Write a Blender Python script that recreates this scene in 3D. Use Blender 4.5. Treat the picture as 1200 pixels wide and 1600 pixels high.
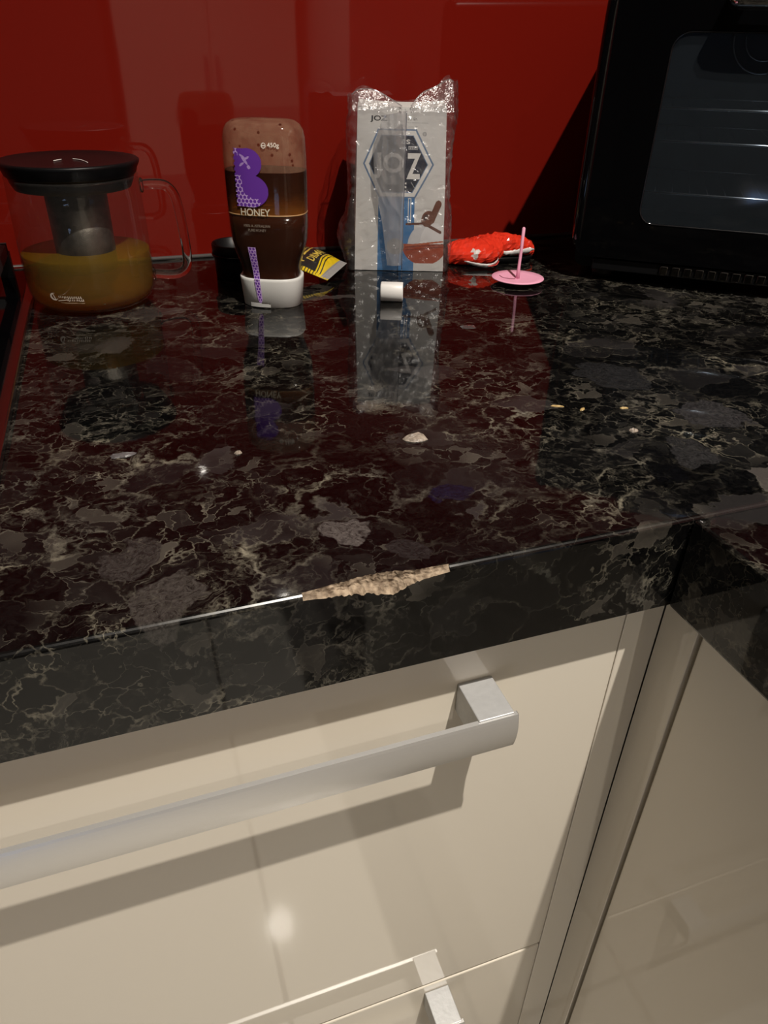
import bpy, bmesh, math, random
import numpy as np
from mathutils import Vector, Matrix, noise

random.seed(4)
for o in list(bpy.data.objects):
    bpy.data.objects.remove(o, do_unlink=True)
scene = bpy.context.scene
COL = scene.collection
PI = math.pi

# ------------------------------------------------------------------ camera
cam_d = bpy.data.cameras.new('camera')
cam = bpy.data.objects.new('camera', cam_d)
COL.objects.link(cam)
CAM_F, YAW, PITCH, ROLL = 1131.6, 0.3455, 0.5749, 0.0239
cy, sy, cp, sp = math.cos(YAW), math.sin(YAW), math.cos(PITCH), math.sin(PITCH)
fw = Vector((sy * cp, cy * cp, -sp))
rt = Vector((cy, -sy, 0))
up = rt.cross(fw)
rt2 = math.cos(ROLL) * rt + math.sin(ROLL) * up
up2 = -math.sin(ROLL) * rt + math.cos(ROLL) * up
cam.matrix_world = Matrix(((rt2.x, up2.x, -fw.x, -0.2637), (rt2.y, up2.y, -fw.y, -0.8683),
                           (rt2.z, up2.z, -fw.z, 0.2088), (0, 0, 0, 1)))
cam_d.sensor_fit = 'HORIZONTAL'
cam_d.sensor_width = 36
cam_d.lens = CAM_F / 1200 * 36
cam_d.clip_start = 0.01
scene.camera = cam

# ------------------------------------------------------------------ world, exposure, lamp powers
world = bpy.data.worlds.new('night')
scene.world = world
world.use_nodes = True
world.node_tree.nodes['Background'].inputs[0].default_value = (0.5, 0.55, 0.65, 1)
world.node_tree.nodes['Background'].inputs[1].default_value = 0.01
vs = scene.view_settings
vs.view_transform = 'Standard'
vs.look = 'None'
vs.gamma = 1
vs.use_curve_mapping = False
vs.exposure = 0.0
# ceiling downlights of the kitchen: x, y, power
CEIL = 1.50
DOWNLIGHTS = [(0.088, -1.15, 28.0), (-0.07, -2.19, 8.0)]
FLOOR = -0.90
D = 0.62          # depth of the worktop
T = 0.0596        # its thickness
XW = 0.66         # right hand wall

# ------------------------------------------------------------------ helpers
def lin(r, g, b):
    f = lambda c: ((c / 255 + 0.055) / 1.055) ** 2.4 if c > 10 else c / 255 / 12.92
    return (f(r), f(g), f(b))

def mesh_obj(name, verts, faces, mat=None, parent=None, smooth=False, loc=None, rotz=0.0):
    me = bpy.data.meshes.new(name)
    me.from_pydata([tuple(v) for v in verts], [], [tuple(f) for f in faces])
    me.validate()
    if smooth:
        me.polygons.foreach_set('use_smooth', [True] * len(me.polygons))
    if mat: me.materials.append(mat)
    o = bpy.data.objects.new(name, me)
    COL.objects.link(o)
    if parent: o.parent = parent
    if loc is not None: o.location = loc
    if rotz: o.rotation_euler = (0, 0, rotz)
    return o

def bm_obj(name, bm, mat=None, parent=None, smooth=False, loc=None):
    bmesh.ops.recalc_face_normals(bm, faces=bm.faces[:])
    me = bpy.data.meshes.new(name)
    bm.to_mesh(me); bm.free()
    if smooth:
        me.polygons.foreach_set('use_smooth', [True] * len(me.polygons))
    if mat: me.materials.append(mat)
    o = bpy.data.objects.new(name, me)
    COL.objects.link(o)
    if parent: o.parent = parent
    if loc is not None: o.location = loc
    return o

def box(name, x0, x1, y0, y1, z0, z1, mat, parent=None, bevel=0.0, seg=2, off=(0, 0, 0)):
    bm = bmesh.new()
    bmesh.ops.create_cube(bm, size=1)
    for v in bm.verts:
        v.co = ((x0 + x1) / 2 + v.co.x * (x1 - x0) - off[0], (y0 + y1) / 2 + v.co.y * (y1 - y0) - off[1],
                (z0 + z1) / 2 + v.co.z * (z1 - z0) - off[2])
    if bevel:
        bmesh.ops.bevel(bm, geom=bm.edges[:], offset=bevel, segments=seg, affect='EDGES', profile=0.5)
    return bm_obj(name, bm, mat, parent)

def empty(name, loc, label, cat, group=None, rotz=0.0):
    o = bpy.data.objects.new(name, None)
    COL.objects.link(o)
    o.location = loc
    o.rotation_euler = (0, 0, rotz)
    o.empty_display_size = 0.02
    tag(o, label, cat, group)
    return o

def tag(o, label=None, cat=None, group=None, kind=None):
    if label: o['label'] = label
    if cat: o['category'] = cat
    if group: o['group'] = group
    if kind: o['kind'] = kind
    return o

def lathe(prof, n=64, close_ends=True):
    """profile list of (r,z) -> verts, faces"""
    V, F = [], []
    for r, z in prof:
        for k in range(n):
            a = 2 * PI * k / n
            V.append((r * math.cos(a), r * math.sin(a), z))
    for i in range(len(prof) - 1):
        for k in range(n):
            k2 = (k + 1) % n
            F.append((i * n + k, i * n + k2, (i + 1) * n + k2, (i + 1) * n + k))
    if close_ends:
        if prof[0][0] > 1e-6: F.append(tuple(range(n - 1, -1, -1)))
        if prof[-1][0] > 1e-6: F.append(tuple((len(prof) - 1) * n + k for k in range(n)))
    return V, F

def tube(path, r, n=12, cap=True):
    """round bar along a list of points; r number or list"""
    P = [Vector(p) for p in path]
    V, F = [], []
    prev = None
    for i, p in enumerate(P):
        t = (P[min(i + 1, len(P) - 1)] - P[max(i - 1, 0)]).normalized()
        if prev is None:
            a = Vector((0, 0, 1)) if abs(t.z) < 0.9 else Vector((1, 0, 0))
            u = t.cross(a).normalized()
        else:
            u = (prev - t * prev.dot(t)).normalized()
        prev = u
        w = t.cross(u)
        rr = r[i] if isinstance(r, (list, tuple)) else r
        for k in range(n):
            a = 2 * PI * k / n
            V.append(p + (u * math.cos(a) + w * math.sin(a)) * rr)
    for i in range(len(P) - 1):
        for k in range(n):
            k2 = (k + 1) % n
            F.append((i * n + k, i * n + k2, (i + 1) * n + k2, (i + 1) * n + k))
    if cap:
        F.append(tuple(range(n - 1, -1, -1)))
        F.append(tuple((len(P) - 1) * n + k for k in range(n)))
    return V, F

def smooth_path(pts, sub=8):
    """Catmull-Rom through points"""
    P = [Vector(p) for p in pts]
    out = []
    for i in range(len(P) - 1):
        p0, p1, p2, p3 = P[max(i - 1, 0)], P[i], P[i + 1], P[min(i + 2, len(P) - 1)]
        for k in range(sub):
            t = k / sub
            out.append(0.5 * ((2 * p1) + (p2 - p0) * t + (2 * p0 - 5 * p1 + 4 * p2 - p3) * t * t
                              + (3 * p1 - p0 - 3 * p2 + p3) * t ** 3))
    out.append(P[-1])
    return out

# --- materials
def new_mat(name):
    m = bpy.data.materials.new(name)
    m.use_nodes = True
    nt = m.node_tree
    nt.nodes.clear()
    out = nt.nodes.new('ShaderNodeOutputMaterial')
    return m, nt, out

def nd(nt, typ, **kw):
    n = nt.nodes.new('ShaderNode' + typ)
    for k, v in kw.items():
        if k.startswith('i_'):
            key = k[2:].replace('_', ' ')
            n.inputs[key].default_value = v
        elif k.startswith('n_'):
            n.inputs[int(k[2:])].default_value = v
        else:
            setattr(n, k, v)
    return n

def lk(nt, a, b): nt.links.new(a, b)

def c4(c): return (c[0], c[1], c[2], 1)

def pbsdf(nt, color=(.5, .5, .5), rough=.4, metal=0, spec=.5, ior=1.5):
    p = nt.nodes.new('ShaderNodeBsdfPrincipled')
    p.inputs['Base Color'].default_value = c4(color)
    p.inputs['Roughness'].default_value = rough
    p.inputs['Metallic'].default_value = metal
    p.inputs['Specular IOR Level'].default_value = spec
    p.inputs['IOR'].default_value = ior
    return p

def add_bump(nt, p, scale, strength, dist=0.001, detail=3, stretch=None):
    tc = nd(nt, 'TexCoord')
    src = tc.outputs['Object']
    if stretch:
        mp = nd(nt, 'Mapping'); mp.inputs['Scale'].default_value = stretch
        lk(nt, src, mp.inputs['Vector']); src = mp.outputs['Vector']
    n = nd(nt, 'TexNoise', i_Scale=scale, i_Detail=detail)
    lk(nt, src, n.inputs['Vector'])
    b = nd(nt, 'Bump', i_Strength=strength, i_Distance=dist)
    lk(nt, n.outputs['Fac'], b.inputs['Height'])
    lk(nt, b.outputs['Normal'], p.inputs['Normal'])

def simple(name, color, rough=.4, metal=0, spec=.5, bump=None, var=0.0, vscale=30):
    m, nt, out = new_mat(name)
    p = pbsdf(nt, color, rough, metal, spec)
    lk(nt, p.outputs[0], out.inputs[0])
    if var:
        tc = nd(nt, 'TexCoord'); n = nd(nt, 'TexNoise', i_Scale=vscale, i_Detail=5.0)
        lk(nt, tc.outputs['Object'], n.inputs['Vector'])
        mx = nd(nt, 'MixRGB', blend_type='MIX')
        mx.inputs[1].default_value = c4([c * (1 - var) for c in color])
        mx.inputs[2].default_value = c4([min(1, c * (1 + var)) for c in color])
        lk(nt, n.outputs['Fac'], mx.inputs[0]); lk(nt, mx.outputs[0], p.inputs['Base Color'])
    if bump: add_bump(nt, p, *bump)
    return m

def thin(name, tint=(1, 1, 1), rough=.03, base=.05, milky=0.0, milk=(.8, .8, .8), edge=.9, bump=None, power=5.0):
    """thin clear film or glass wall: lets light through, mirrors more towards grazing angles"""
    m, nt, out = new_mat(name)
    tr = nd(nt, 'BsdfTransparent'); tr.inputs[0].default_value = c4(tint)
    body = tr
    if milky:
        df = nd(nt, 'BsdfDiffuse'); df.inputs[0].default_value = c4(milk)
        tl = nd(nt, 'BsdfTranslucent'); tl.inputs[0].default_value = c4(milk)
        ms = nd(nt, 'MixShader'); ms.inputs[0].default_value = 0.35
        lk(nt, df.outputs[0], ms.inputs[1]); lk(nt, tl.outputs[0], ms.inputs[2])
        m2 = nd(nt, 'MixShader'); m2.inputs[0].default_value = milky
        lk(nt, tr.outputs[0], m2.inputs[1]); lk(nt, ms.outputs[0], m2.inputs[2])
        body = m2
    gl = nd(nt, 'BsdfGlossy'); gl.inputs['Roughness'].default_value = rough
    lw = nd(nt, 'LayerWeight'); lw.inputs[0].default_value = 0.5
    pw = nd(nt, 'Math', operation='POWER'); pw.inputs[1].default_value = power
    lk(nt, lw.outputs['Facing'], pw.inputs[0])
    ma = nd(nt, 'Math', operation='MULTIPLY_ADD'); ma.inputs[1].default_value = edge; ma.inputs[2].default_value = base
    ma.use_clamp = True
    lk(nt, pw.outputs[0], ma.inputs[0])
    mx = nd(nt, 'MixShader')
    lk(nt, ma.outputs[0], mx.inputs[0]); lk(nt, body.outputs[0], mx.inputs[1]); lk(nt, gl.outputs[0], mx.inputs[2])
    lk(nt, mx.outputs[0], out.inputs[0])
    if bump:
        tc = nd(nt, 'TexCoord'); n = nd(nt, 'TexNoise', i_Scale=bump[0], i_Detail=4.0)
        lk(nt, tc.outputs['Object'], n.inputs['Vector'])
        b = nd(nt, 'Bump', i_Strength=bump[1], i_Distance=bump[2])
        lk(nt, n.outputs['Fac'], b.inputs['Height'])
        lk(nt, b.outputs['Normal'], gl.inputs['Normal'])
    return m

def print_mat(name, rough=.35, spec=.4, bump=None):
    m, nt, out = new_mat(name)
    p = pbsdf(nt, (.5, .5, .5), rough, 0, spec)
    a = nd(nt, 'Attribute', attribute_name='ink')
    lk(nt, a.outputs['Color'], p.inputs['Base Color'])
    lk(nt, p.outputs[0], out.inputs[0])
    if bump: add_bump(nt, p, *bump)
    return m

# --- flat print: a fine grid of coloured cells laid on a surface
def text_tris(s, bold=0.0):
    cu = bpy.data.curves.new('t', 'FONT')
    cu.body = s
    cu.offset = bold
    cu.resolution_u = 4
    ob = bpy.data.objects.new('t', cu)
    COL.objects.link(ob)
    dg = bpy.context.evaluated_depsgraph_get()
    me = bpy.data.meshes.new_from_object(ob.evaluated_get(dg))
    me.calc_loop_triangles()
    V = np.array([v.co[:2] for v in me.vertices]) if len(me.vertices) else np.zeros((0, 2))
    tr = np.array([t.vertices[:] for t in me.loop_triangles], int)
    bpy.data.objects.remove(ob); bpy.data.curves.remove(cu); bpy.data.meshes.remove(me)
    return V, tr

class Canvas:
    def __init__(s, x0, x1, y0, y1, step):
        s.nx = max(1, int(round((x1 - x0) / step))); s.ny = max(1, int(round((y1 - y0) / step)))
        s.gx = np.linspace(x0, x1, s.nx + 1); s.gy = np.linspace(y0, y1, s.ny + 1)
        s.X, s.Y = np.meshgrid((s.gx[1:] + s.gx[:-1]) / 2, (s.gy[1:] + s.gy[:-1]) / 2)
        s.rgb = np.zeros(s.X.shape + (3,)); s.on = np.zeros(s.X.shape, bool)
    def put(s, m, c):
        s.rgb[m] = c; s.on |= m
    def poly(s, pts):
        X, Y = s.X, s.Y
        m = np.zeros(X.shape, bool)
        n = len(pts)
        for i in range(n):
            x1, y1 = pts[i]; x2, y2 = pts[(i + 1) % n]
            if y1 == y2: continue
            c = ((y1 > Y) != (y2 > Y)) & (X < (x2 - x1) * (Y - y1) / (y2 - y1) + x1)
            m ^= c
        return m
    def ell(s, x, y, a, b, rot=0):
        dx, dy = s.X - x, s.Y - y
        c, t = math.cos(rot), math.sin(rot)
        return ((dx * c + dy * t) / a) ** 2 + ((-dx * t + dy * c) / b) ** 2 < 1
    def seg(s, p, q, w):
        p = np.array(p); q = np.array(q); d = q - p
        L = max(d @ d, 1e-12)
        t = np.clip(((s.X - p[0]) * d[0] + (s.Y - p[1]) * d[1]) / L, 0, 1)
        return np.hypot(s.X - p[0] - t * d[0], s.Y - p[1] - t * d[1]) < w / 2
    def rect(s, x0, x1, y0, y1):
        return (s.X > x0) & (s.X < x1) & (s.Y > y0) & (s.Y < y1)
    def text(s, body, x0, x1, y0, y1, bold=0.0, rot=0.0):
        """letters stretched to fill the box, then turned about its lower left corner"""
        V, tr = text_tris(body, bold)
        m = np.zeros(s.X.shape, bool)
        if not len(tr): return m
        lo, hi = V.min(0), V.max(0)
        V = (V - lo) / (hi - lo) * np.array([x1 - x0, y1 - y0])
        c, t = math.cos(rot), math.sin(rot)
        V = np.stack([V[:, 0] * c - V[:, 1] * t + x0, V[:, 0] * t + V[:, 1] * c + y0], 1)
        for a, b, d in tr:
            A, B, Cc = V[a], V[b], V[d]
            l, h = np.minimum(np.minimum(A, B), Cc), np.maximum(np.maximum(A, B), Cc)
            i0 = np.searchsorted(s.gx, l[0]) - 1; i1 = np.searchsorted(s.gx, h[0]) + 1
            j0 = np.searchsorted(s.gy, l[1]) - 1; j1 = np.searchsorted(s.gy, h[1]) + 1
            sl = (slice(max(j0, 0), max(j1, 0)), slice(max(i0, 0), max(i1, 0)))
            X, Y = s.X[sl], s.Y[sl]
            e = lambda P, Q: (Q[0] - P[0]) * (Y - P[1]) - (Q[1] - P[1]) * (X - P[0])
            e1, e2, e3 = e(A, B), e(B, Cc), e(Cc, A)
            m[sl] |= ((e1 >= 0) & (e2 >= 0) & (e3 >= 0)) | ((e1 <= 0) & (e2 <= 0) & (e3 <= 0))
        return m
    def build(s, name, fn, mat, parent, smooth=True):
        GX, GY = np.meshgrid(s.gx, s.gy)
        P = np.asarray(fn(GX.ravel(), GY.ravel()))
        j, i = np.nonzero(s.on)
        w = s.nx + 1
        Q = np.stack([j * w + i, j * w + i + 1, (j + 1) * w + i + 1, (j + 1) * w + i], 1)
        used, inv = np.unique(Q, return_inverse=True)
        Q = inv.reshape(Q.shape)
        o = mesh_obj(name, P[used].tolist(), Q.tolist(), mat, parent, smooth)
        at = o.data.color_attributes.new('ink', 'FLOAT_COLOR', 'CORNER')
        col = np.ones((len(Q), 4, 4), np.float32)
        col[:, :, :3] = s.rgb[j, i][:, None, :]
        at.data.foreach_set('color', col.ravel())
        return o

# ------------------------------------------------------------------ materials of the room
def granite(name='dark_granite', wear=0.0):
    m, nt, out = new_mat(name)
    tc = nd(nt, 'TexCoord')
    geo = nd(nt, 'NewGeometry')
    src = geo.outputs['Position']
    w1 = nd(nt, 'TexNoise', i_Scale=22.0, i_Detail=4.0, i_Roughness=0.6)
    lk(nt, src, w1.inputs['Vector'])
    sub = nd(nt, 'VectorMath', operation='SUBTRACT'); sub.inputs[1].default_value = (.5, .5, .5)
    lk(nt, w1.outputs['Color'], sub.inputs[0])
    sc = nd(nt, 'VectorMath', operation='SCALE'); sc.inputs['Scale'].default_value = 0.055
    lk(nt, sub.outputs[0], sc.inputs[0])
    warp = nd(nt, 'VectorMath', operation='ADD')
    lk(nt, src, warp.inputs[0]); lk(nt, sc.outputs[0], warp.inputs[1])
    stretch = nd(nt, 'Mapping'); stretch.inputs['Scale'].default_value = (1.0, 1.25, 1.2)
    stretch.inputs['Rotation'].default_value = (0, 0, 0.35)
    lk(nt, warp.outputs[0], stretch.inputs['Vector'])
    wv = stretch.outputs['Vector']
    def math_(op, a, b=None, clamp=False):
        n = nd(nt, 'Math', operation=op); n.use_clamp = clamp
        for k, v in enumerate((a, b)):
            if v is None: continue
            if isinstance(v, (int, float)): n.inputs[k].default_value = v
            else: lk(nt, v, n.inputs[k])
        return n.outputs[0]
    def ramp(sock, stops):
        r = nd(nt, 'ValToRGB')
        el = r.color_ramp.elements
        while len(el) < len(stops): el.new(0.5)
        for e, (p, c) in zip(el, stops):
            e.position = p; e.color = c4(c)
        lk(nt, sock, r.inputs[0])
        return r.outputs[0]
    def mix(f, a, b):
        n = nd(nt, 'MixRGB')
        if isinstance(f, (int, float)): n.inputs[0].default_value = f
        else: lk(nt, f, n.inputs[0])
        for k, v in ((1, a), (2, b)):
            if isinstance(v, tuple): n.inputs[k].default_value = c4(v)
            else: lk(nt, v, n.inputs[k])
        return n.outputs[0]
    def vor(scale, feat):
        v = nd(nt, 'TexVoronoi', feature=feat, i_Scale=scale)
        lk(nt, wv, v.inputs['Vector'])
        return v
    def nz(scale, detail=3.0, rough=.5, vec=None):
        n = nd(nt, 'TexNoise', i_Scale=scale, i_Detail=detail, i_Roughness=rough)
        lk(nt, vec or src, n.inputs['Vector'])
        return n.outputs['Fac']
    # a second, finer warp frays the crystal borders
    w2 = nd(nt, 'TexNoise', i_Scale=95.0, i_Detail=4.0, i_Roughness=0.65)
    lk(nt, src, w2.inputs['Vector'])
    sub2 = nd(nt, 'VectorMath', operation='SUBTRACT'); sub2.inputs[1].default_value = (.5, .5, .5)
    lk(nt, w2.outputs['Color'], sub2.inputs[0])
    sc2 = nd(nt, 'VectorMath', operation='SCALE'); sc2.inputs['Scale'].default_value = 0.013
    lk(nt, sub2.outputs[0], sc2.inputs[0])
    ad2 = nd(nt, 'VectorMath', operation='ADD')
    lk(nt, wv, ad2.inputs[0]); lk(nt, sc2.outputs[0], ad2.inputs[1])
    wv = ad2.outputs[0]
    big = vor(27.0, 'F1'); bige = vor(27.0, 'DISTANCE_TO_EDGE')
    sm = vor(70.0, 'F1'); sme = vor(70.0, 'DISTANCE_TO_EDGE')
    sep = nd(nt, 'SeparateColor'); lk(nt, big.outputs['Color'], sep.inputs[0])
    sep2 = nd(nt, 'SeparateColor'); lk(nt, sm.outputs['Color'], sep2.inputs[0])
    cell = ramp(sep.outputs[0], [(0.0, (.0005, .0005, .0006)), (.5, (.0010, .0010, .0011)), (.74, (.0022, .0021, .0022)),
                                 (.90, (.0065, .006, .0062)), (.97, (.024, .0215, .021)), (1.0, (.040, .035, .032))])
    cell2 = ramp(sep2.outputs[1], [(0.0, (.0006, .0006, .0008)), (.62, (.0016, .0016, .0016)), (.86, (.008, .0075, .007)),
                                   (1.0, (.045, .040, .033))])
    area = math_('MULTIPLY', math_('SUBTRACT', nz(8.0, 3.0), 0.46), 9.0, True)
    base = mix(area, cell, cell2)
    # silky streaks and clouding inside the crystals
    streak = nz(190.0, 5.0, .75, wv)
    base = mix(math_('MULTIPLY', math_('SUBTRACT', streak, .42, True), 1.6, True), base, mix(0.25, base, (.030, .027, .025)))
    # wisps of pale feldspar between the crystals, uneven and broken
    patch = math_('MULTIPLY', math_('SUBTRACT', nz(12.0, 4.0, .6), 0.485), 5.5, True)
    fray = nz(85.0, 6.0, .75)
    th = math_('MULTIPLY', math_('SUBTRACT', nz(30.0, 6.0, .7), 0.36, True), 0.34)
    v1 = math_('SUBTRACT', 1.0, math_('DIVIDE', bige.outputs['Distance'], math_('MAXIMUM', th, 0.004)), True)
    th2 = math_('MULTIPLY', math_('SUBTRACT', nz(23.0, 5.0, .7, wv), 0.40, True), 0.5)
    v2 = math_('SUBTRACT', 1.0, math_('DIVIDE', sme.outputs['Distance'], math_('MAXIMUM', th2, 0.003)), True)
    wn = nd(nt, 'TexNoise', i_Scale=30.0, i_Detail=7.0, i_Roughness=.62, i_Distortion=.8)
    lk(nt, warp.outputs[0], wn.inputs['Vector'])
    wisp = math_('SUBTRACT', 1.0, math_('MULTIPLY', math_('ABSOLUTE', math_('SUBTRACT', wn.outputs['Fac'], .5)), 26.0), True)
    vein = math_('ADD', math_('MULTIPLY', v1, math_('ADD', .12, patch)), math_('MULTIPLY', math_('MULTIPLY', v2, area), .75))
    vein = math_('ADD', vein, math_('MULTIPLY', math_('MULTIPLY', wisp, wisp), math_('MULTIPLY', patch, .55)))
    vein = math_('MINIMUM', vein, 1.0)
    gate = math_('MULTIPLY', math_('SUBTRACT', fray, .38), 4.0, True)
    vein = math_('MULTIPLY', vein, gate, True)
    vcol = ramp(nz(14.0, 4.0), [(.3, (.060, .055, .048)), (.48, (.105, .096, .076)), (.62, (.20, .18, .135)), (.74, (.105, .105, .09))])
    colr = mix(vein, base, vcol)
    # single larger crystals that show in the slab: centre, radius, colour
    inc = [((-.1728, -.5781, 0), .0130, (.080, .070, .066)), ((-.2843, -.5632, 0), .015, (.034, .030, .028)),
           ((.0728, -.4403, 0), .026, (.018, .0175, .0185)), ((-.1128, -.5539, 0), .011, (.005, .0055, .016)),
           ((.0157, -.5706, 0), .019, (.0025, .0025, .003)), ((.10, -.515, 0), .024, (.030, .028, .029)),
           ((-.275, -.604, 0), .017, (.045, .040, .036)), ((-.150, -.600, 0), .014, (.018, .016, .016)),
           ((.052, -.555, 0), .018, (.022, .021, .0215)), ((-.13, -.46, 0), .020, (.005, .004, .004))]
    wob = nz(70.0, 3.0, .6)
    rough_t = nz(330.0, 3.0, .7, wv)
    for c, r, k in inc:
        di = nd(nt, 'VectorMath', operation='DISTANCE'); di.inputs[1].default_value = c
        lk(nt, warp.outputs[0], di.inputs[0])
        dd = math_('ADD', di.outputs['Value'], math_('MULTIPLY', math_('SUBTRACT', wob, .5), 0.012))
        f = math_('MULTIPLY', math_('SUBTRACT', r, dd), 700.0, True)
        tone = mix(math_('MULTIPLY', math_('SUBTRACT', rough_t, .3), 2.2, True), tuple(q * .15 for q in k), tuple(min(1, q * 1.25) for q in k))
        colr = mix(math_('MULTIPLY', f, math_('SUBTRACT', .95, math_('MULTIPLY', vein, .6))), colr, tone)
    p = pbsdf(nt, (.01, .01, .01), .05, 0, .33, 1.5)
    lk(nt, colr, p.inputs['Base Color'])
    rn = nz(45.0, 4.0, .6)
    lk(nt, math_('ADD', math_('MULTIPLY', rn, .05 + wear), .015 + wear * .5), p.inputs['Roughness'])
    b = nd(nt, 'Bump', i_Strength=0.06, i_Distance=0.0006)
    lk(nt, nz(60.0, 3.0), b.inputs['Height']); lk(nt, b.outputs['Normal'], p.inputs['Normal'])
    lk(nt, p.outputs[0], out.inputs[0])
    return m

M = {}
M['granite'] = granite()
M['granite_edge'] = granite('worn_granite_edge', .22)
M['red_glass'] = simple('red_glass', (.175, .0085, .0045), .03, 0, .5, bump=(7.0, .02, .004))
M['cream'] = simple('cream_gloss', (.66, .605, .515), .04, 0, .45, bump=(9.0, .02, .002))
M['cream_edge'] = simple('cream_edge', (.60, .55, .47), .35)
M['dark_gap'] = simple('dark_gap', (.02, .016, .012), .7)
M['carcass'] = simple('carcass_board', (.30, .26, .21), .6)
M['plaster'] = simple('plaster', (.62, .58, .52), .8, bump=(60.0, .05, .001))
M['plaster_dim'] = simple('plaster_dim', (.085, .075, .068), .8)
M['ceiling'] = simple('ceiling_paint', (.72, .70, .66), .9)
M['silicone'] = simple('silicone', (.075, .066, .063), .5)
M['alu'] = simple('brushed_aluminium', (.64, .63, .615), .38, .75, .5, bump=(60.0, .10, .0004, 3, (1, 40, 40)))
M['alu_worn'] = simple('worn_aluminium', (.42, .42, .42), .46, .5, .5, bump=(260.0, .25, .0005), var=.12, vscale=240)
M['chrome'] = simple('chrome', (.75, .74, .72), .08, 1)
M['black_gloss'] = simple('black_gloss', (.0012, .0012, .0015), .05, 0, .42)
M['black_satin'] = simple('black_satin', (.0035, .0035, .004), .36, 0, .26, bump=(500.0, .05, .0003))
M['black_matte'] = simple('black_matte', (.008, .008, .008), .6)
M['cast_iron'] = simple('cast_iron', (.012, .012, .013), .5, 0, .5, bump=(400.0, .3, .0005))
M['trim_steel'] = simple('trim_steel', (.42, .36, .35), .22, 1)
M['wire'] = simple('chrome_wire', (.80, .82, .84), .2, 1)
def floor_mat():
    m, nt, out = new_mat('floor_tiles')
    tc = nd(nt, 'TexCoord')
    b = nd(nt, 'TexBrick', i_Scale=1.0)
    b.offset = 0.0
    b.inputs['Color1'].default_value = (.58, .55, .50, 1); b.inputs['Color2'].default_value = (.61, .58, .52, 1)
    b.inputs['Mortar'].default_value = (.16, .14, .12, 1)
    b.inputs['Mortar Size'].default_value = 0.004
    b.inputs['Brick Width'].default_value = 0.6; b.inputs['Row Height'].default_value = 0.6
    mp = nd(nt, 'Mapping'); mp.inputs['Location'].default_value = (.216, .10, 0)
    lk(nt, tc.outputs['Object'], mp.inputs['Vector']); lk(nt, mp.outputs[0], b.inputs['Vector'])
    p = pbsdf(nt, (.4, .4, .4), .07, 0, .5)
    lk(nt, b.outputs['Color'], p.inputs['Base Color']); lk(nt, p.outputs[0], out.inputs[0])
    return m
M['floor'] = floor_mat()

# ------------------------------------------------------------------ the room
XL, YF = -2.30, -3.10
def structure(o, label=None):
    o['kind'] = 'structure'
    if label: o['label'] = label
    return o
structure(box('floor', XL, XW + .1, YF, .1, FLOOR - .05, FLOOR, M['floor']), 'pale grey tiled kitchen floor')
structure(box('ceiling', XL, XW + .1, YF, .1, CEIL, CEIL + .05, M['ceiling']), 'plain white kitchen ceiling')
wb = structure(box('wall_back', XL, XW + .1, 0.0065, .1, FLOOR, CEIL, M['plaster']), 'back wall behind the worktop, faced in glossy red glass')
box('glass_splashback', XL, XW, 0.0, .006, .001, .78, M['red_glass'], wb)
V, F = tube([(XL + .01, -.0012, .0016), (XW - .01, -.0012, .0016)], .0022, 8)
mesh_obj('silicone_bead', V, F, M['silicone'], wb, True)
wr = structure(box('wall_right', XW + .0065, XW + .1, YF, 0.0, FLOOR, CEIL, M['plaster']), 'side wall behind the corner oven, faced in red glass')
box('glass_splashback', XW, XW + .006, -2.2, -.0005, .001, .78, M['red_glass'], wr)
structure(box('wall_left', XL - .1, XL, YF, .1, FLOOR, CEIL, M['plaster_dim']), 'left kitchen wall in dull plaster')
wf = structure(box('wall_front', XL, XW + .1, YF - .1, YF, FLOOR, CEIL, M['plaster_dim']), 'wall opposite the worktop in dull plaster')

# unseen glowing window, added opposite to put a cool glint in the oven door
def emis(name, color, strength):
    m, nt, out = new_mat(name)
    e = nd(nt, 'Emission'); e.inputs[0].default_value = c4(color); e.inputs[1].default_value = strength
    lk(nt, e.outputs[0], out.inputs[0])
    return m
win = structure(box('added_glow_window', -1.43, -.95, YF, YF + .012, -.86, -.35, emis('added_cool_glow', (.45, .62, 1.0), 2.0)), 'added glowing panel shaped as a narrow window, unseen in the opposite wall')
for nm, a in (('added_window_frame', (-1.47, -1.43, -.90, -.31)), ('added_window_frame', (-.95, -.91, -.90, -.31)),
              ('added_window_frame', (-1.43, -.95, -.35, -.31)), ('added_window_frame', (-1.43, -.95, -.898, -.86))):
    box(nm, a[0], a[1], YF, YF + .03, a[2], a[3], M['plaster'], win)

# tall pale cupboard opposite, mirrored in the red glass
tc_ = empty('tall_cupboard', (.2, YF + .3, FLOOR), 'tall pale cupboard against the opposite wall, mirrored in the red glass', 'cupboard')
L0 = tc_.location
box('body', -.15, .60, YF + .002, YF + .30, FLOOR + .002, 1.25, M['cream_edge'], tc_, off=L0)
for k in range(2):
    dr = box('door', -.147 + k * .374, .223 + k * .374, YF + .302, YF + .32, FLOOR + .1, 1.245, M['cream'], tc_, .001, off=L0)
    box('handle', .19 if k == 0 else .24, .205 if k == 0 else .255, YF + .322, YF + .345, -.1, .15, M['alu'], dr, off=L0)

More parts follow.
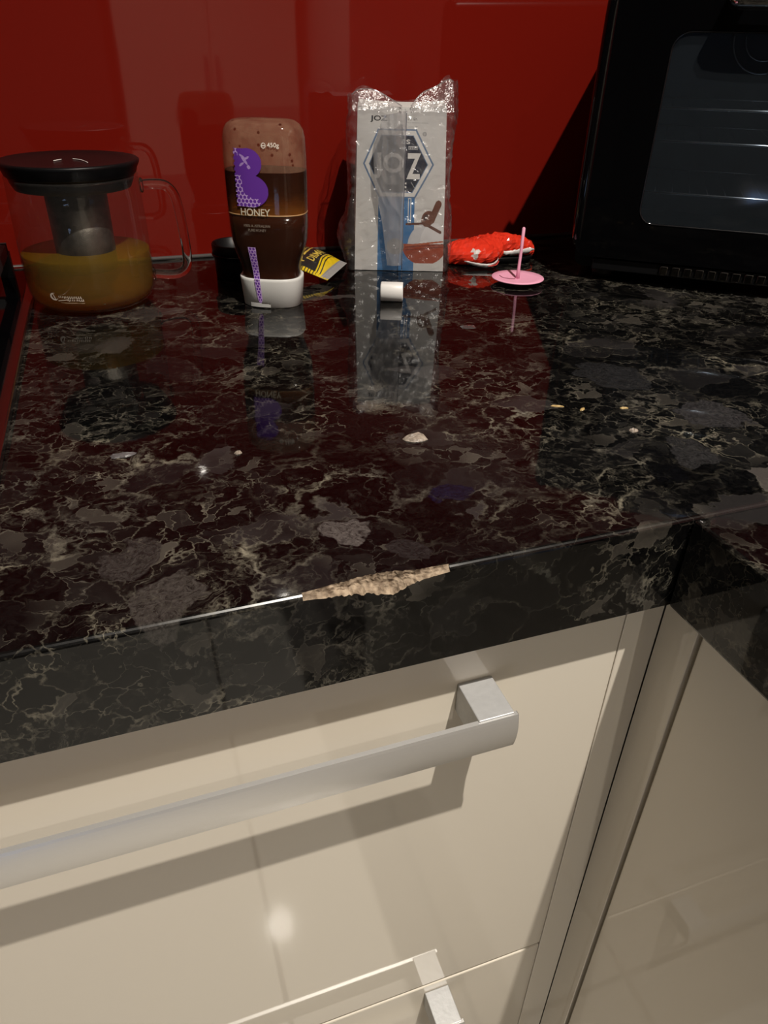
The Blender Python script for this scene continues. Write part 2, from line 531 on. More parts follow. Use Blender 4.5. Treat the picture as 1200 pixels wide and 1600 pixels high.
# ceiling downlights
for i, (x, y, pw) in enumerate(DOWNLIGHTS):
    dl = empty('downlight', (x, y, CEIL), ('recessed ceiling downlight nearest the worktop', 'recessed ceiling downlight in front of the tall cupboard')[i],
               'light', 'ceiling downlights')
    V, F = lathe([(.046, -.0005), (.046, -.004), (.040, -.005), (.036, -.001)], 40, False)
    mesh_obj('trim_ring', V, F, M['alu'], dl, True)
    V, F = lathe([(.0, -.0012), (.035, -.0012)], 40, False)
    mesh_obj('diffuser', V, F, simple('frosted_diffuser', (.8, .8, .78), .4), dl)
    ld = bpy.data.lights.new('downlight_lamp', 'AREA')
    ld.shape = 'DISK'; ld.size = 0.022
    ld.spread = math.radians(125); ld.energy = pw; ld.color = (1.0, .93, .83)
    lo = bpy.data.objects.new('downlight_lamp', ld); COL.objects.link(lo)
    lo.parent = dl; lo.location = (0, 0, -.006)

# ------------------------------------------------------------------ worktops
CH_T = [(-.212, .0026), (-.203, .0034), (-.194, .0044), (-.179, .0062), (-.166, .0052), (-.158, .0032), (-.14, .0026)]
CH_F = [(-.212, .0026), (-.195, .0040), (-.181, .0062), (-.168, .0098), (-.1605, .0062), (-.156, .0046), (-.14, .0028)]
CH0, CH1 = -.212, -.140
def main_worktop():
    root = empty('granite_worktop', (-.5, -.3, 0), 'polished black granite worktop with beige veins and a chipped front edge', 'worktop')
    o = root.location
    bt = lambda x: float(np.interp(x, *zip(*CH_T)))
    bf = lambda x: float(np.interp(x, *zip(*CH_F)))
    xs = [XL + .002] + list(np.linspace(-1.8, -.4, 8)) + list(np.linspace(-.36, -.22, 8)) + list(np.linspace(CH0, CH1, 61)) \
        + list(np.linspace(-.13, -.01, 6)) + [0.0, XW - .002]
    rows = []
    rng = random.Random(3)
    inchip = lambda x: CH0 - 1e-9 <= x <= CH1 + 1e-9
    for x in xs:
        j = math.sin(PI * min(max((x - CH0) / (CH1 - CH0), 0), 1)) if inchip(x) else 0
        b1 = bt(x) + j * rng.uniform(-.0006, .0006); b2 = bf(x) + j * rng.uniform(-.0008, .0008)
        if not inchip(x): b1 = b2 = .0026
        rows.append((x, b1, b2))
    V, F = [], []
    NB = 4
    n = 2 + (NB - 1) + 3
    for x, b1, b2 in rows:
        col = [(x, -.0005, 0)]
        for k in range(NB + 1):
            a = k / NB * PI / 2
            col.append((x, -D + b1 * (1 - math.sin(a)), -b2 * (1 - math.cos(a))))
        col += [(x, -D, -T), (x, -.0005, -T)]
        V += [tuple(Vector(c) - o) for c in col]
        n = len(col)
    for i in range(len(rows) - 1):
        chip = inchip(rows[i][0]) and inchip(rows[i + 1][0])
        for k in range(n):
            if chip and 1 <= k <= NB: continue
            a, b = i * n + k, i * n + (k + 1) % n
            F.append((a, b, b + n, a + n))
    F.append(tuple(range(n - 1, -1, -1))); F.append(tuple((len(rows) - 1) * n + k for k in range(n)))
    sl = mesh_obj('slab', V, F, M['granite'], root)
    sl.data.materials.append(M['granite_edge'])
    for p_ in sl.data.polygons:
        c_ = p_.center + o
        if c_.y < -D + .004 and c_.z > -.004 and len(p_.vertices) == 4 and p_.normal.z < .98 and p_.normal.y > -.98:
            p_.material_index = 1
    # raw broken stone inside the chip
    m, nt, out = new_mat('raw_broken_stone')
    p = pbsdf(nt, (.4, .3, .2), .75, 0, .3)
    tcn = nd(nt, 'TexCoord'); vz = nd(nt, 'TexVoronoi', i_Scale=420.0); nz = nd(nt, 'TexNoise', i_Scale=260.0, i_Detail=5.0)
    lk(nt, tcn.outputs['Object'], vz.inputs['Vector']); lk(nt, tcn.outputs['Object'], nz.inputs['Vector'])
    rp = nd(nt, 'ValToRGB'); e = rp.color_ramp.elements
    e[0].position = .3; e[0].color = (.085, .057, .036, 1); e[1].position = .66; e[1].color = (.33, .255, .18, 1)
    lk(nt, nz.outputs['Fac'], rp.inputs[0]); lk(nt, rp.outputs[0], p.inputs['Base Color'])
    bp = nd(nt, 'Bump', i_Strength=.7, i_Distance=.0012); lk(nt, vz.outputs['Distance'], bp.inputs['Height'])
    lk(nt, bp.outputs['Normal'], p.inputs['Normal']); lk(nt, p.outputs[0], out.inputs[0])
    V, F = [], []
    cr = [r for r in rows if inchip(r[0])]
    K = 9
    for i, (x, b1, b2) in enumerate(cr):
        for k in range(K + 1):
            t = k / K
            y = -D + b1 * (1 - t); z = -b2 * t
            bl = math.sin(PI * t) * math.sin(PI * i / (len(cr) - 1))
            inset = bl * (.0012 + .0016 * (noise.noise(Vector((x * 420, t * 6, 0))) * .5 + .5))
            V.append(tuple(Vector((x, y + inset, z - inset * .7)) - o))
    for i in range(len(cr) - 1):
        for k in range(K):
            a = i * (K + 1) + k
            F.append((a, a + 1, a + K + 2, a + K + 1))
    c = mesh_obj('chipped_patch', V, F, m, root)
    c['label'] = 'rough tan patch of broken stone'
    return root
main_worktop()
rw = empty('granite_worktop', (.3, -1.4, 0), 'black granite side worktop running towards the camera, below the corner oven', 'worktop')
box('slab', 0.0, XW - .002, -2.2, -D - .0006, -T, 0, M['granite'], rw, .0022, 3, off=rw.location)

# ------------------------------------------------------------------ drawer unit and corner cupboard
YD = -.604      # face of the drawers
XD = .016       # face of the cupboard door
du = empty('drawer_unit', (-.46, -.3, FLOOR), 'cream gloss drawer unit with aluminium bar handles under the worktop', 'cabinet')
o = du.location
box('carcass', -.912, .012, -.58, -.02, FLOOR + .12, -T - .002, M['carcass'], du, off=o)
box('kickboard', -.912, .012, -.545, -.53, FLOOR + .002, FLOOR + .118, M['cream_edge'], du, off=o)
def arc_bar(x0, x1, ztop, h=.0262, yc=-.6355, bulge=.0045, th=.0027):
    V, F = [], []
    n = 12
    prof = []
    for k in range(n + 1):
        t = k / n
        prof.append((yc + .0012 - .0020 * (1 - (2 * t - .95) ** 2), ztop - h * t - .0004 * (t < .01)))
    back = [(y + th, z) for y, z in prof[::-1]]
    ring = prof + back
    m = len(ring)
    # the ends are nipped a little at the lower corners
    for x, e in ((x0, 1), (x0 + .001, 0), (x1 - .001, 0), (x1, -1)):
        for (y, z) in ring:
            t = (ztop - z) / h
            V.append((x + e * (.0012 + .004 * max(0, t - .7) ** 1.3), y, z))
    for i in range(3):
        for k in range(m):
            k2 = (k + 1) % m
            F.append((i * m + k, i * m + k2, (i + 1) * m + k2, (i + 1) * m + k))
    F.append(tuple(range(m - 1, -1, -1))); F.append(tuple(3 * m + k for k in range(m)))
    return V, F
def drawer(z0, z1, post_top):
    d = box('drawer_front', -.912, -.0118, YD, YD + .019, z0, z1, M['cream'], du, .0012, 2, off=o)
    V, F = arc_bar(-.828, -.0965, post_top - .0008)
    V = [tuple(Vector(v) - o) for v in V]
    mesh_obj('handle_bar', V, F, M['alu'], d)
    for xa, xb in ((-.1212, -.0995), (-.825, -.803)):
        box('handle_post', xa, xb, -.6336, YD - .0002, post_top - .0215, post_top, M['alu_worn'], d, .0006, 2, off=o)
    return d
drawer(-.4590, -.0640, -.1000)
drawer(-.8600, -.4625, -.4725)
cf = box('corner_filler', -.0112, XD, YD, YD + .019, FLOOR + .04, -T - .002, M['cream'], du, .0004, 1, off=o)
cc = empty('corner_cupboard', (.3, -.93, FLOOR), 'cream gloss corner cupboard under the side worktop, right of the drawers', 'cabinet')
o2 = cc.location
box('carcass', .04, XW - .01, -1.30, -.60, FLOOR + .12, -T - .002, M['dark_gap'], cc, off=o2)
box('kickboard', .08, .095, -1.30, -.60, FLOOR + .002, FLOOR + .118, M['cream_edge'], cc, off=o2)
box('corner_filler', XD, XD + .019, -.6328, YD - .0004, FLOOR + .04, -T - .002, M['cream'], cc, .0005, 1, off=o2)
box('door', XD, XD + .019, -1.23, -.6366, FLOOR + .04, -T - .003, M['cream'], cc, .0012, 2, off=o2)

# ------------------------------------------------------------------ cooktop at the left
ck = empty('gas_cooktop', (-.66, -.30, 0.0), 'black cooktop with a steel rim at the left edge of the worktop', 'cooktop')
o = ck.location
box('glass_plate', -.965, -.3555, -.550, -.026, .0006, .0050, M['black_gloss'], ck, .001, 2, off=o)
for nm, a in (('steel_rim', (-.3565, -.3480, -.556, -.020)), ('steel_rim', (-.972, -.9635, -.556, -.020))):
    box(nm, a[0], a[1], a[2], a[3], .0004, .0064, M['trim_steel'], ck, .0012, 3, off=o)
for y0, y1 in ((-.028, -.0195), (-.5565, -.548)):
    box('steel_rim', -.9635, -.3565, y0, y1, .0004, .0064, M['trim_steel'], ck, .0012, 3, off=o)
for bx, by in ((-.48, -.17), (-.48, -.41), (-.83, -.17), (-.83, -.41)):
    V, F = lathe([(.045, .0052), (.045, .012), (.036, .014), (.034, .020), (.028, .023), (0, .023)], 32)
    V = [(x + bx - o.x, y + by - o.y, z) for x, y, z in V]
    mesh_obj('burner', V, F, M['black_matte'], ck, True)
for tx in (-.48, -.83):
    bm = bmesh.new()
    def bar(x0, x1, y0, y1, z0, z1):
        r = bmesh.ops.create_cube(bm, size=1)
        for v in r['verts']:
            v.co = ((x0 + x1) / 2 + v.co.x * (x1 - x0) - o.x, (y0 + y1) / 2 + v.co.y * (y1 - y0) - o.y, (z0 + z1) / 2 + v.co.z * (z1 - z0))
    for s in (-1, 1):
        bar(tx + s * .105 - .005, tx + s * .105 + .005, -.53, -.05, .026, .036)
    for y in (-.53, -.41, -.29, -.17, -.05):
        bar(tx - .11, tx + .11, y - .005, y + .005, .026, .036)
    for s in (-1, 1):
        for y in (-.53, -.29, -.05):
            bar(tx + s * .105 - .006, tx + s * .105 + .006, y - .006, y + .006, .005, .028)
    bm_obj('pan_support', bm, M['cast_iron'], ck)

# ------------------------------------------------------------------ corner oven
OV = Vector((.2843, -.2623, 0))
TH = math.radians(38)
ov = empty('countertop_oven', OV, 'glossy black countertop oven with a rounded glass door standing in the corner', 'oven', rotz=-TH)
S0, S1, DEP, HZ = -.122, .182, .222, .255        # local: x along the front, y into the oven
def rr_loop(x0, x1, z0, z1, r, n=6):
    P = []
    for cx, cz, a0 in ((x1 - r, z1 - r, 0), (x0 + r, z1 - r, PI / 2), (x0 + r, z0 + r, PI), (x1 - r, z0 + r, 1.5 * PI)):
        for k in range(n + 1):
            a = a0 + k / n * PI / 2
            P.append((cx + r * math.cos(a), cz + r * math.sin(a)))
    return P
def ring_slab(outer, inner, ya, yb, sharp=True):
    """frame between two loops with equal point counts, from depth ya to yb"""
    n = len(outer)
    V = [(x, ya, z) for x, z in outer] + [(x, ya, z) for x, z in inner] + [(x, yb, z) for x, z in outer] + [(x, yb, z) for x, z in inner]
    F = []
    for k in range(n):
        k2 = (k + 1) % n
        F += [(k, k2, n + k2, n + k), (2 * n + k2, 2 * n + k, 3 * n + k, 3 * n + k2),
              (k2, k, 2 * n + k, 2 * n + k2), (n + k, n + k2, 3 * n + k2, 3 * n + k)]
    return V, F
W0, W1, WZ0, WZ1 = -.066, .126, .0605, .2235
outer = rr_loop(S0, S1, .026, HZ, .012); inner = rr_loop(W0, W1, WZ0, WZ1, .016)
# shell: sides, top, back and floor as one hull with a hollow inside
V, F = ring_slab(rr_loop(S0, S1, .012, HZ, .010), rr_loop(W0 - .012, W1 + .012, WZ0 - .022, WZ1 + .006, .012), .010, DEP - .012)
mesh_obj('shell', V, F, M['black_satin'], ov)
box('back_panel', S0 + .002, S1 - .002, DEP - .012, DEP, .014, HZ - .002, M['black_satin'], ov, .001)
V, F = ring_slab(outer, inner, -.006, .009)
do = mesh_obj('door', V, F, M['black_gloss'], ov)
# rounded lip at the left of the door, which catches the red of the wall
V, F = tube(smooth_path([(S0 + .004, .002, .040), (S0 + .001, -.001, .06), (S0 + .001, -.001, HZ - .02), (S0 + .004, .002, HZ - .006)], 4), .0065, 12)
mesh_obj('edge_lip', V, F, M['black_gloss'], do, True)
gl = thin('oven_glass', (.80, .84, .88), .05, .035, 0.02, (.42, .50, .58), edge=.6)
V = [(x, -.0035, z) for x, z in rr_loop(W0 - .001, W1 + .001, WZ0 - .001, WZ1 + .001, .016)]
n = len(V); V += [(x, .0005, z) for x, _, z in V]
F = [tuple(range(n)), tuple(range(2 * n - 1, n - 1, -1))] + [(k, n + k, n + (k + 1) % n, (k + 1) % n) for k in range(n)]
mesh_obj('window_pane', V, F, gl, do)
V, F = tube([(x, -.0045, z) for x, z in rr_loop(W0 + .001, W1 - .001, WZ0 + .001, WZ1 - .001, .015)] + [(W1 - .001, -.0045, WZ1 - .016)], .0010, 8)
mesh_obj('window_seal', V, F, simple('seal_gloss', (.006, .006, .007), .10), do, True)
V, F = tube(smooth_path([(-.019, -.006, .2475), (-.018, -.022, .2475), (-.012, -.028, .2475), (.072, -.028, .2475), (.078, -.022, .2475), (.079, -.006, .2475)], 5), .0085, 16)
mesh_obj('handle', V, F, M['chrome'], do, True)
# inside: grey lining, three wire racks, the fan ring
lining = simple('oven_lining', (.065, .082, .100), .45, .3, .4, var=.5, vscale=25)
x0, x1, z0, z1 = W0 - .011, W1 + .011, WZ0 - .021, WZ1 + .005
y0, y1 = .0105, DEP - .013
V = [(x0, y0, z0), (x1, y0, z0), (x1, y0, z1), (x0, y0, z1), (x0, y1, z0), (x1, y1, z0), (x1, y1, z1), (x0, y1, z1)]
mesh_obj('cavity_lining', V, [(0, 1, 5, 4), (1, 2, 6, 5), (2, 3, 7, 6), (3, 0, 4, 7), (4, 5, 6, 7)], lining, ov)
for z in (.0888, .1348, .1627):
    bm = bmesh.new()
    def wire(a, b, r):
        V, F = tube([a, b], r, 6)
        vs_ = [bm.verts.new(v) for v in V]
        for f in F: bm.faces.new([vs_[k] for k in f])
    wire((x0 + .002, .014, z), (x1 - .002, .014, z), .0012)
    wire((x0 + .002, y1 - .012, z), (x1 - .002, y1 - .012, z), .0011)
    for k in range(13):
        x = x0 + .006 + k * (x1 - x0 - .012) / 12
        wire((x, .014, z - .0012), (x, y1 - .012, z - .0012), .0006)
    bm_obj('wire_rack', bm, M['wire'], ov, True)
for r, t in ((.034, .0013), (.022, .001)):
    V, F = tube([(.030 + r * math.cos(a), y1 - .008, .222 + r * math.sin(a)) for a in np.linspace(PI * .98, PI * 2.02, 40)], t, 8)
    mesh_obj('fan_ring', V, F, M['wire'], ov, True)
# ribbed vent under the door and the feet
box('vent_bar', S0 + .02, S1 - .02, -.002, .008, .0125, .0235, M['black_satin'], ov, .001)
fin = None
for k in range(17):
    x = -.030 + k * .0115
    if fin is None:
        fin = box('vent_fin', -.0042, .0042, -.0065, -.0022, -.0045, .0045, simple('dark_chrome', (.12, .115, .11), .12, 1), ov, .0014, 3)
        fin.location = (x, 0, .0185)
    else:
        c = fin.copy(); COL.objects.link(c); c.parent = ov; c.location = (x, 0, .0185)
for x in (S0 + .03, S1 - .03):
    for y in (.03, DEP - .04):
        V, F = lathe([(.010, .0004), (.011, .004), (.009, .0122)], 20)
        mesh_obj('foot', [(a + x, b + y, c_) for a, b, c_ in V], F, M['black_matte'], ov, True)

# ------------------------------------------------------------------ teapot
tp = empty('glass_teapot', (-.2935, -.140, 0), 'clear glass teapot with a black lid, steel infuser and amber tea', 'teapot')
glass = thin('teapot_glass', (.90, .91, .89), .02, .045, 0.02, (.75, .72, .68), edge=.55)
prof = [(.0, .0015), (.040, .0015), (.047, .003), (.0515, .0065), (.0545, .013), (.0555, .022), (.0558, .040), (.0555, .065), (.0548, .090), (.054, .1065), (.0545, .1085)]
V, F = lathe(prof, 96)
mesh_obj('glass_body', V, F, glass, tp, True)
# tea
m, nt, out = new_mat('amber_tea')
tr = nd(nt, 'BsdfTransparent'); tr.inputs[0].default_value = (.74, .47, .10, 1)
df = nd(nt, 'BsdfDiffuse'); df.inputs[0].default_value = (.42, .235, .008, 1)
g = nd(nt, 'BsdfGlossy'); g.inputs['Roughness'].default_value = .03
lw = nd(nt, 'LayerWeight'); lw.inputs[0].default_value = .25
m1 = nd(nt, 'MixShader'); m1.inputs[0].default_value = .20
lk(nt, tr.outputs[0], m1.inputs[1]); lk(nt, df.outputs[0], m1.inputs[2])
m2 = nd(nt, 'MixShader'); ml = nd(nt, 'Math', operation='MULTIPLY'); ml.inputs[1].default_value = .35
lk(nt, lw.outputs['Fresnel'], ml.inputs[0]); lk(nt, ml.outputs[0], m2.inputs[0])
lk(nt, m1.outputs[0], m2.inputs[1]); lk(nt, g.outputs[0], m2.inputs[2]); lk(nt, m2.outputs[0], out.inputs[0])
V, F = lathe([(.0, .0032), (.040, .0034), (.0465, .005), (.051, .0085), (.0535, .014), (.0546, .022), (.0548, .040), (.0547, .0465), (.0545, .0468), (.0, .0465)], 96)
mesh_obj('tea', V, F, m, tp, True)
# lid
V, F = lathe([(0, .1195), (.030, .1192), (.050, .1200), (.0556, .1212), (.0572, .1200), (.0568, .1180), (.0545, .1140), (.0535, .1105), (.0525, .1095),
              (.0515, .1090), (.0500, .1040), (.0475, .0990), (.0455, .0985), (.0, .0985)], 96)
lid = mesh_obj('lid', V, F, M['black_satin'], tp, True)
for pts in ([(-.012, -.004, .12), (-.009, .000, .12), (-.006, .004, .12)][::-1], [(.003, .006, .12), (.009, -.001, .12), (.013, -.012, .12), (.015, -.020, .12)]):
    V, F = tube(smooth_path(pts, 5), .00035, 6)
    mesh_obj('painted_glint', V, F, simple('pale_glint', (.75, .72, .68), .4), lid, True)  # thin pale curves stand in for streaks of light reflected on the lid
# infuser basket
def mesh_steel():
    m, nt, out = new_mat('infuser_mesh')
    p = pbsdf(nt, (.26, .235, .21), .36, .85)
    tcn = nd(nt, 'TexCoord')
    nz = nd(nt, 'TexNoise', i_Scale=60.0, i_Detail=5.0); lk(nt, tcn.outputs['Object'], nz.inputs['Vector'])
    rp = nd(nt, 'ValToRGB'); e = rp.color_ramp.elements
    e[0].position = .35; e[0].color = (.07, .060, .055, 1); e[1].position = .75; e[1].color = (.22, .20, .175, 1)
    lk(nt, nz.outputs['Fac'], rp.inputs[0]); lk(nt, rp.outputs[0], p.inputs['Base Color'])
    wv = nd(nt, 'TexVoronoi', i_Scale=1500.0); lk(nt, tcn.outputs['Object'], wv.inputs['Vector'])
    b = nd(nt, 'Bump', i_Strength=.35, i_Distance=.0004); lk(nt, wv.outputs['Distance'], b.inputs['Height'])
    lk(nt, b.outputs['Normal'], p.inputs['Normal']); lk(nt, p.outputs[0], out.inputs[0])
    return m
V, F = lathe([(.0, .030), (.024, .030), (.0252, .0315), (.0255, .045), (.0258, .0984)], 64)
mesh_obj('infuser', V, F, mesh_steel(), tp, True)
V, F = lathe([(.0258, .0965), (.0275, .0970), (.0275, .0984)], 64, False)
mesh_obj('infuser_collar', V, F, M['chrome'], tp, True)
# handle: a bent glass rod
m, nt, out = new_mat('solid_glass')
p = pbsdf(nt, (1, 1, 1), .01, 0, .5, 1.45); p.inputs['Transmission Weight'].default_value = 1
lk(nt, p.outputs[0], out.inputs[0])
ha = 0.02
hp = [(.0545, .0985), (.066, .0990), (.076, .0975), (.0825, .0905), (.0855, .078), (.0872, .058), (.0880, .038), (.0865, .026), (.0800, .0205), (.070, .0195), (.0560, .0215)]
V, F = tube(smooth_path([(r * math.cos(ha), r * math.sin(ha), z) for r, z in hp], 6), .0044, 16)
mesh_obj('handle', V, F, m, tp, True)
for z in (.0985, .0215):
    V, F = lathe([(0, -.0015), (.0058, -.001), (.0064, .0003), (.0056, .0015), (.0, .002)], 24)
    R_ = Matrix.Rotation(PI / 2, 3, 'Y')
    mesh_obj('handle_joint', [tuple(R_ @ Vector(v) + Vector((.0555, 0, z))) for v in V], F, m, tp, True)
# printed mark low on the glass
cv = Canvas(-.030, .004, .004, .017, .00028)
wht = (.62, .56, .50)
cv.put(cv.ell(-.0255, .0118, .0038, .0032) & ~cv.ell(-.0245, .0122, .0030, .0026), wht)
cv.put(cv.seg((-.0262, .0145), (-.0242, .0088), .0008), wht)
rg = random.Random(5)
for row, (ya, x0_, x1_) in enumerate(((.0118, -.021, -.002), (.0092, -.014, .000))):
    x = x0_
    while x < x1_:
        w = rg.uniform(.0007, .0013)
        cv.put(cv.rect(x, x + w * .55, ya - .0008, ya + .0009), wht)
        if rg.random() < .6: cv.put(cv.rect(x, x + w, ya - .0009, ya - .0004), wht)
        x += w + .0005
cv.put(cv.seg((-.022, .0085), (-.013, .0098), .0006), wht)
cv.put(cv.seg((-.020, .0070), (.000, .0066), .0005), (.35, .27, .18))
pr_, pz_ = zip(*[(r, z) for r, z in prof[1:]])
def on_pot(x, z):
    r = np.interp(z + .0075, pz_, pr_) + .0004
    a = x / .055 - PI / 2 - .14
    return np.stack([r * np.cos(a), r * np.sin(a), z + .0075], 1)
cv.build('printed_mark', on_pot, print_mat('pot_print', .5), tp)

# ------------------------------------------------------------------ honey bottle, standing on its cap
hb = empty('honey_bottle', (-.1345, -.1865, 0), 'clear squeeze bottle of dark honey standing on its white cap', 'bottle', rotz=math.radians(-24))
BP = [(.0250, .0275, .0215), (.0270, .0273, .0215), (.0300, .0268, .0213), (.0350, .0270, .0215), (.0420, .0290, .0228), (.0500, .0322, .0240), (.0580, .0343, .0247),
      (.0700, .0352, .0250), (.0850, .0355, .0250), (.1050, .0358, .0250), (.1250, .0358, .0249), (.1400, .0352, .0244), (.1460, .0338, .0234), (.1500, .0312, .0215),
      (.1525, .0272, .0188), (.1540, .0200, .0140), (.1545, .0, .0)]
bz, ba, bb = [np.array(v) for v in zip(*BP)]
NE = 2.7
def oval_ring(a, b, z, n=72, ne=NE):
    P = []
    for k in range(n):
        t = 2 * PI * k / n
        c, s = math.cos(t), math.sin(t)
        P.append((a * math.copysign(abs(c) ** (2 / ne), c), b * math.copysign(abs(s) ** (2 / ne), s), z))
    return P
def loft(rings, close0=True, close1=True):
    n = len(rings[0]); V = [p for r in rings for p in r]; F = []
    for i in range(len(rings) - 1):
        for k in range(n):
            k2 = (k + 1) % n
            F.append((i * n + k, i * n + k2, (i + 1) * n + k2, (i + 1) * n + k))
    if close0: F.append(tuple(range(n - 1, -1, -1)))
    if close1: F.append(tuple((len(rings) - 1) * n + k for k in range(n)))
    return V, F
def bottle_rings(z0, z1, inset, n=24):
    zs = sorted(set([z0, z1] + [z for z in bz if z0 < z < z1]))
    return [oval_ring(max(float(np.interp(z, bz, ba)) - inset, .0001), max(float(np.interp(z, bz, bb)) - inset, .0001), z) for z in zs]
clear = thin('bottle_plastic', (.97, .95, .93), .05, .03, 0.008, (.75, .66, .60), edge=.40, bump=(55.0, .10, .002))
V, F = loft(bottle_rings(.025, .1545, 0), True, False)
mesh_obj('bottle', V, F, clear, hb, True)
honey_m = simple('dark_honey', (.024, .0062, .0019), .12, 0, .15)
V, F = loft(bottle_rings(.0262, .0808, .0010))
mesh_obj('honey', V, F, honey_m, hb, True)
ring = [(a * .962, b * .955, .0812) for a, b, _ in oval_ring(float(np.interp(.081, bz, ba)), float(np.interp(.081, bz, bb)), 0, 96)]
V, F = tube(ring + ring[:1], .0007, 6)
mesh_obj('froth_line', V, F, simple('honey_froth', (.42, .25, .11), .5, var=.5, vscale=300), hb, True)
# honey still running down the inside of the walls
def film_mat():
    m, nt, out = new_mat('honey_film')
    tcn = nd(nt, 'TexCoord'); sx = nd(nt, 'SeparateXYZ'); lk(nt, tcn.outputs['Object'], sx.inputs[0])
    nz = nd(nt, 'TexNoise', i_Scale=170.0, i_Detail=5.0); lk(nt, tcn.outputs['Object'], nz.inputs['Vector'])
    mr = nd(nt, 'MapRange'); mr.inputs[1].default_value = .0805; mr.inputs[2].default_value = .1150
    ad = nd(nt, 'Math', operation='MULTIPLY_ADD'); ad.inputs[1].default_value = .006
    lk(nt, nz.outputs['Fac'], ad.inputs[0]); lk(nt, sx.outputs['Z'], ad.inputs[2]); lk(nt, ad.outputs[0], mr.inputs[0])
    rp = nd(nt, 'ValToRGB'); e = rp.color_ramp.elements
    for p_, c_ in ((.0, (.46, .22, .045, 1)), (.10, (.19, .065, .010, 1)), (.35, (.085, .027, .005, 1)), (.6, (.030, .009, .002, 1)), (1.0, (.022, .006, .002, 1))):
        if p_ == 0: el = e[0]
        elif p_ == 1.0: el = e[len(e) - 1]
        else: el = e.new(p_)
        el.position = p_; el.color = c_
    lk(nt, mr.outputs[0], rp.inputs[0])
    df = nd(nt, 'BsdfDiffuse'); lk(nt, rp.outputs[0], df.inputs[0])
    tr = nd(nt, 'BsdfTransparent'); tr.inputs[0].default_value = (.75, .35, .08, 1)
    mx = nd(nt, 'MixShader'); mx.inputs[0].default_value = .82
    lk(nt, tr.outputs[0], mx.inputs[1]); lk(nt, df.outputs[0], mx.inputs[2]); lk(nt, mx.outputs[0], out.inputs[0])
    return m
V, F = loft(bottle_rings(.0812, .1150, .0010), False, False)
fm = mesh_obj('honey_film', V, F, film_mat(), hb, True)
def residue_mat():
    m, nt, out = new_mat('honey_residue')
    tcn = nd(nt, 'TexCoord')
    nz = nd(nt, 'TexNoise', i_Scale=55.0, i_Detail=6.0, i_Roughness=.7); lk(nt, tcn.outputs['Object'], nz.inputs['Vector'])
    sp_ = nd(nt, 'TexVoronoi', i_Scale=115.0); lk(nt, tcn.outputs['Object'], sp_.inputs['Vector'])
    lt = nd(nt, 'Math', operation='LESS_THAN'); lt.inputs[1].default_value = .14; lk(nt, sp_.outputs['Distance'], lt.inputs[0])
    rp = nd(nt, 'ValToRGB'); e = rp.color_ramp.elements
    e[0].position = .35; e[0].color = (.30, .15, .10, 1); e[1].position = .7; e[1].color = (.46, .30, .20, 1)
    lk(nt, nz.outputs['Fac'], rp.inputs[0])
    mxc = nd(nt, 'MixRGB'); mxc.inputs[2].default_value = (.05, .015, .008, 1)
    lk(nt, lt.outputs[0], mxc.inputs[0]); lk(nt, rp.outputs[0], mxc.inputs[1])
    df = nd(nt, 'BsdfDiffuse'); lk(nt, mxc.outputs[0], df.inputs[0])
    tr = nd(nt, 'BsdfTransparent'); tr.inputs[0].default_value = (.92, .80, .72, 1)
    mx = nd(nt, 'MixShader'); mr = nd(nt, 'MapRange'); mr.inputs[3].default_value = .16; mr.inputs[4].default_value = .50
    lk(nt, nz.outputs['Fac'], mr.inputs[0]); lk(nt, mr.outputs[0], mx.inputs[0])
    lk(nt, tr.outputs[0], mx.inputs[1]); lk(nt, df.outputs[0], mx.inputs[2]); lk(nt, mx.outputs[0], out.inputs[0])
    return m
V, F = loft(bottle_rings(.1152, .1530, .0010), False, True)
mesh_obj('honey_residue', V, F, residue_mat(), hb, True)
# cap
capm = simple('white_cap', (.66, .66, .64), .32, 0, .45)
CP = [(.0012, .0268, .0208), (.0002, .0262, .0202), (.0, .0250, .0190)]
rings = [oval_ring(.0255, .0195, .0), oval_ring(.0268, .0208, .0010), oval_ring(.0288, .0226, .0240), oval_ring(.0288, .0226, .0262), oval_ring(.0282, .0220, .0268), oval_ring(.0275, .0213, .0262)]
V, F = loft(rings)
cap = mesh_obj('cap', V, F, capm, hb, True)
for p_ in cap.data.polygons:
    if len(p_.vertices) > 4: p_.use_smooth = False
cz = np.array([.0, .0010, .0240, .0262]); ca = np.array([.0255, .0268, .0288, .0288]); cb = np.array([.0195, .0208, .0226, .0226])
def on_bottle(x, z, off=.0004):
    a = np.where(z < .0266, np.interp(z, cz, ca), np.interp(z, bz, ba)); b = np.where(z < .0266, np.interp(z, cz, cb), np.interp(z, bz, bb))
    return np.stack([x, -(b * (1 - np.clip(np.abs(x / a), 0, .999) ** NE) ** (1 / NE)) - off, z], 1)
# flip lid tab low on the cap
cv = Canvas(-.017, .002, .0012, .0055, .0004)
cv.put(cv.rect(-.017, .002, .0012, .0050), (.54, .54, .525))
cv.put(cv.seg((-.006, .0050), (.002, .0046), .0011), (.10, .09, .08))
cv.build('flip_tab', lambda x, z: on_bottle(x, z, .0012), print_mat('tab_print', .35), cap)
purple, lilac = lin(98, 50, 150), lin(190, 160, 215)
cv = Canvas(-.028, .018, .064, .140, .00030)
# the large letter B as two lobes
B = cv.rect(-.0215, -.009, .0885, .1335)
B |= cv.ell(-.0095, .1225, .0120, .0112) & (cv.X > -.013)
B |= cv.ell(-.0085, .1010, .0155, .0128) & (cv.X > -.013)
B &= ~((cv.X < -.0205) & (np.abs((cv.Y * 1000) % 4.2 - 2.1) < .9))
cv.put(B, purple)
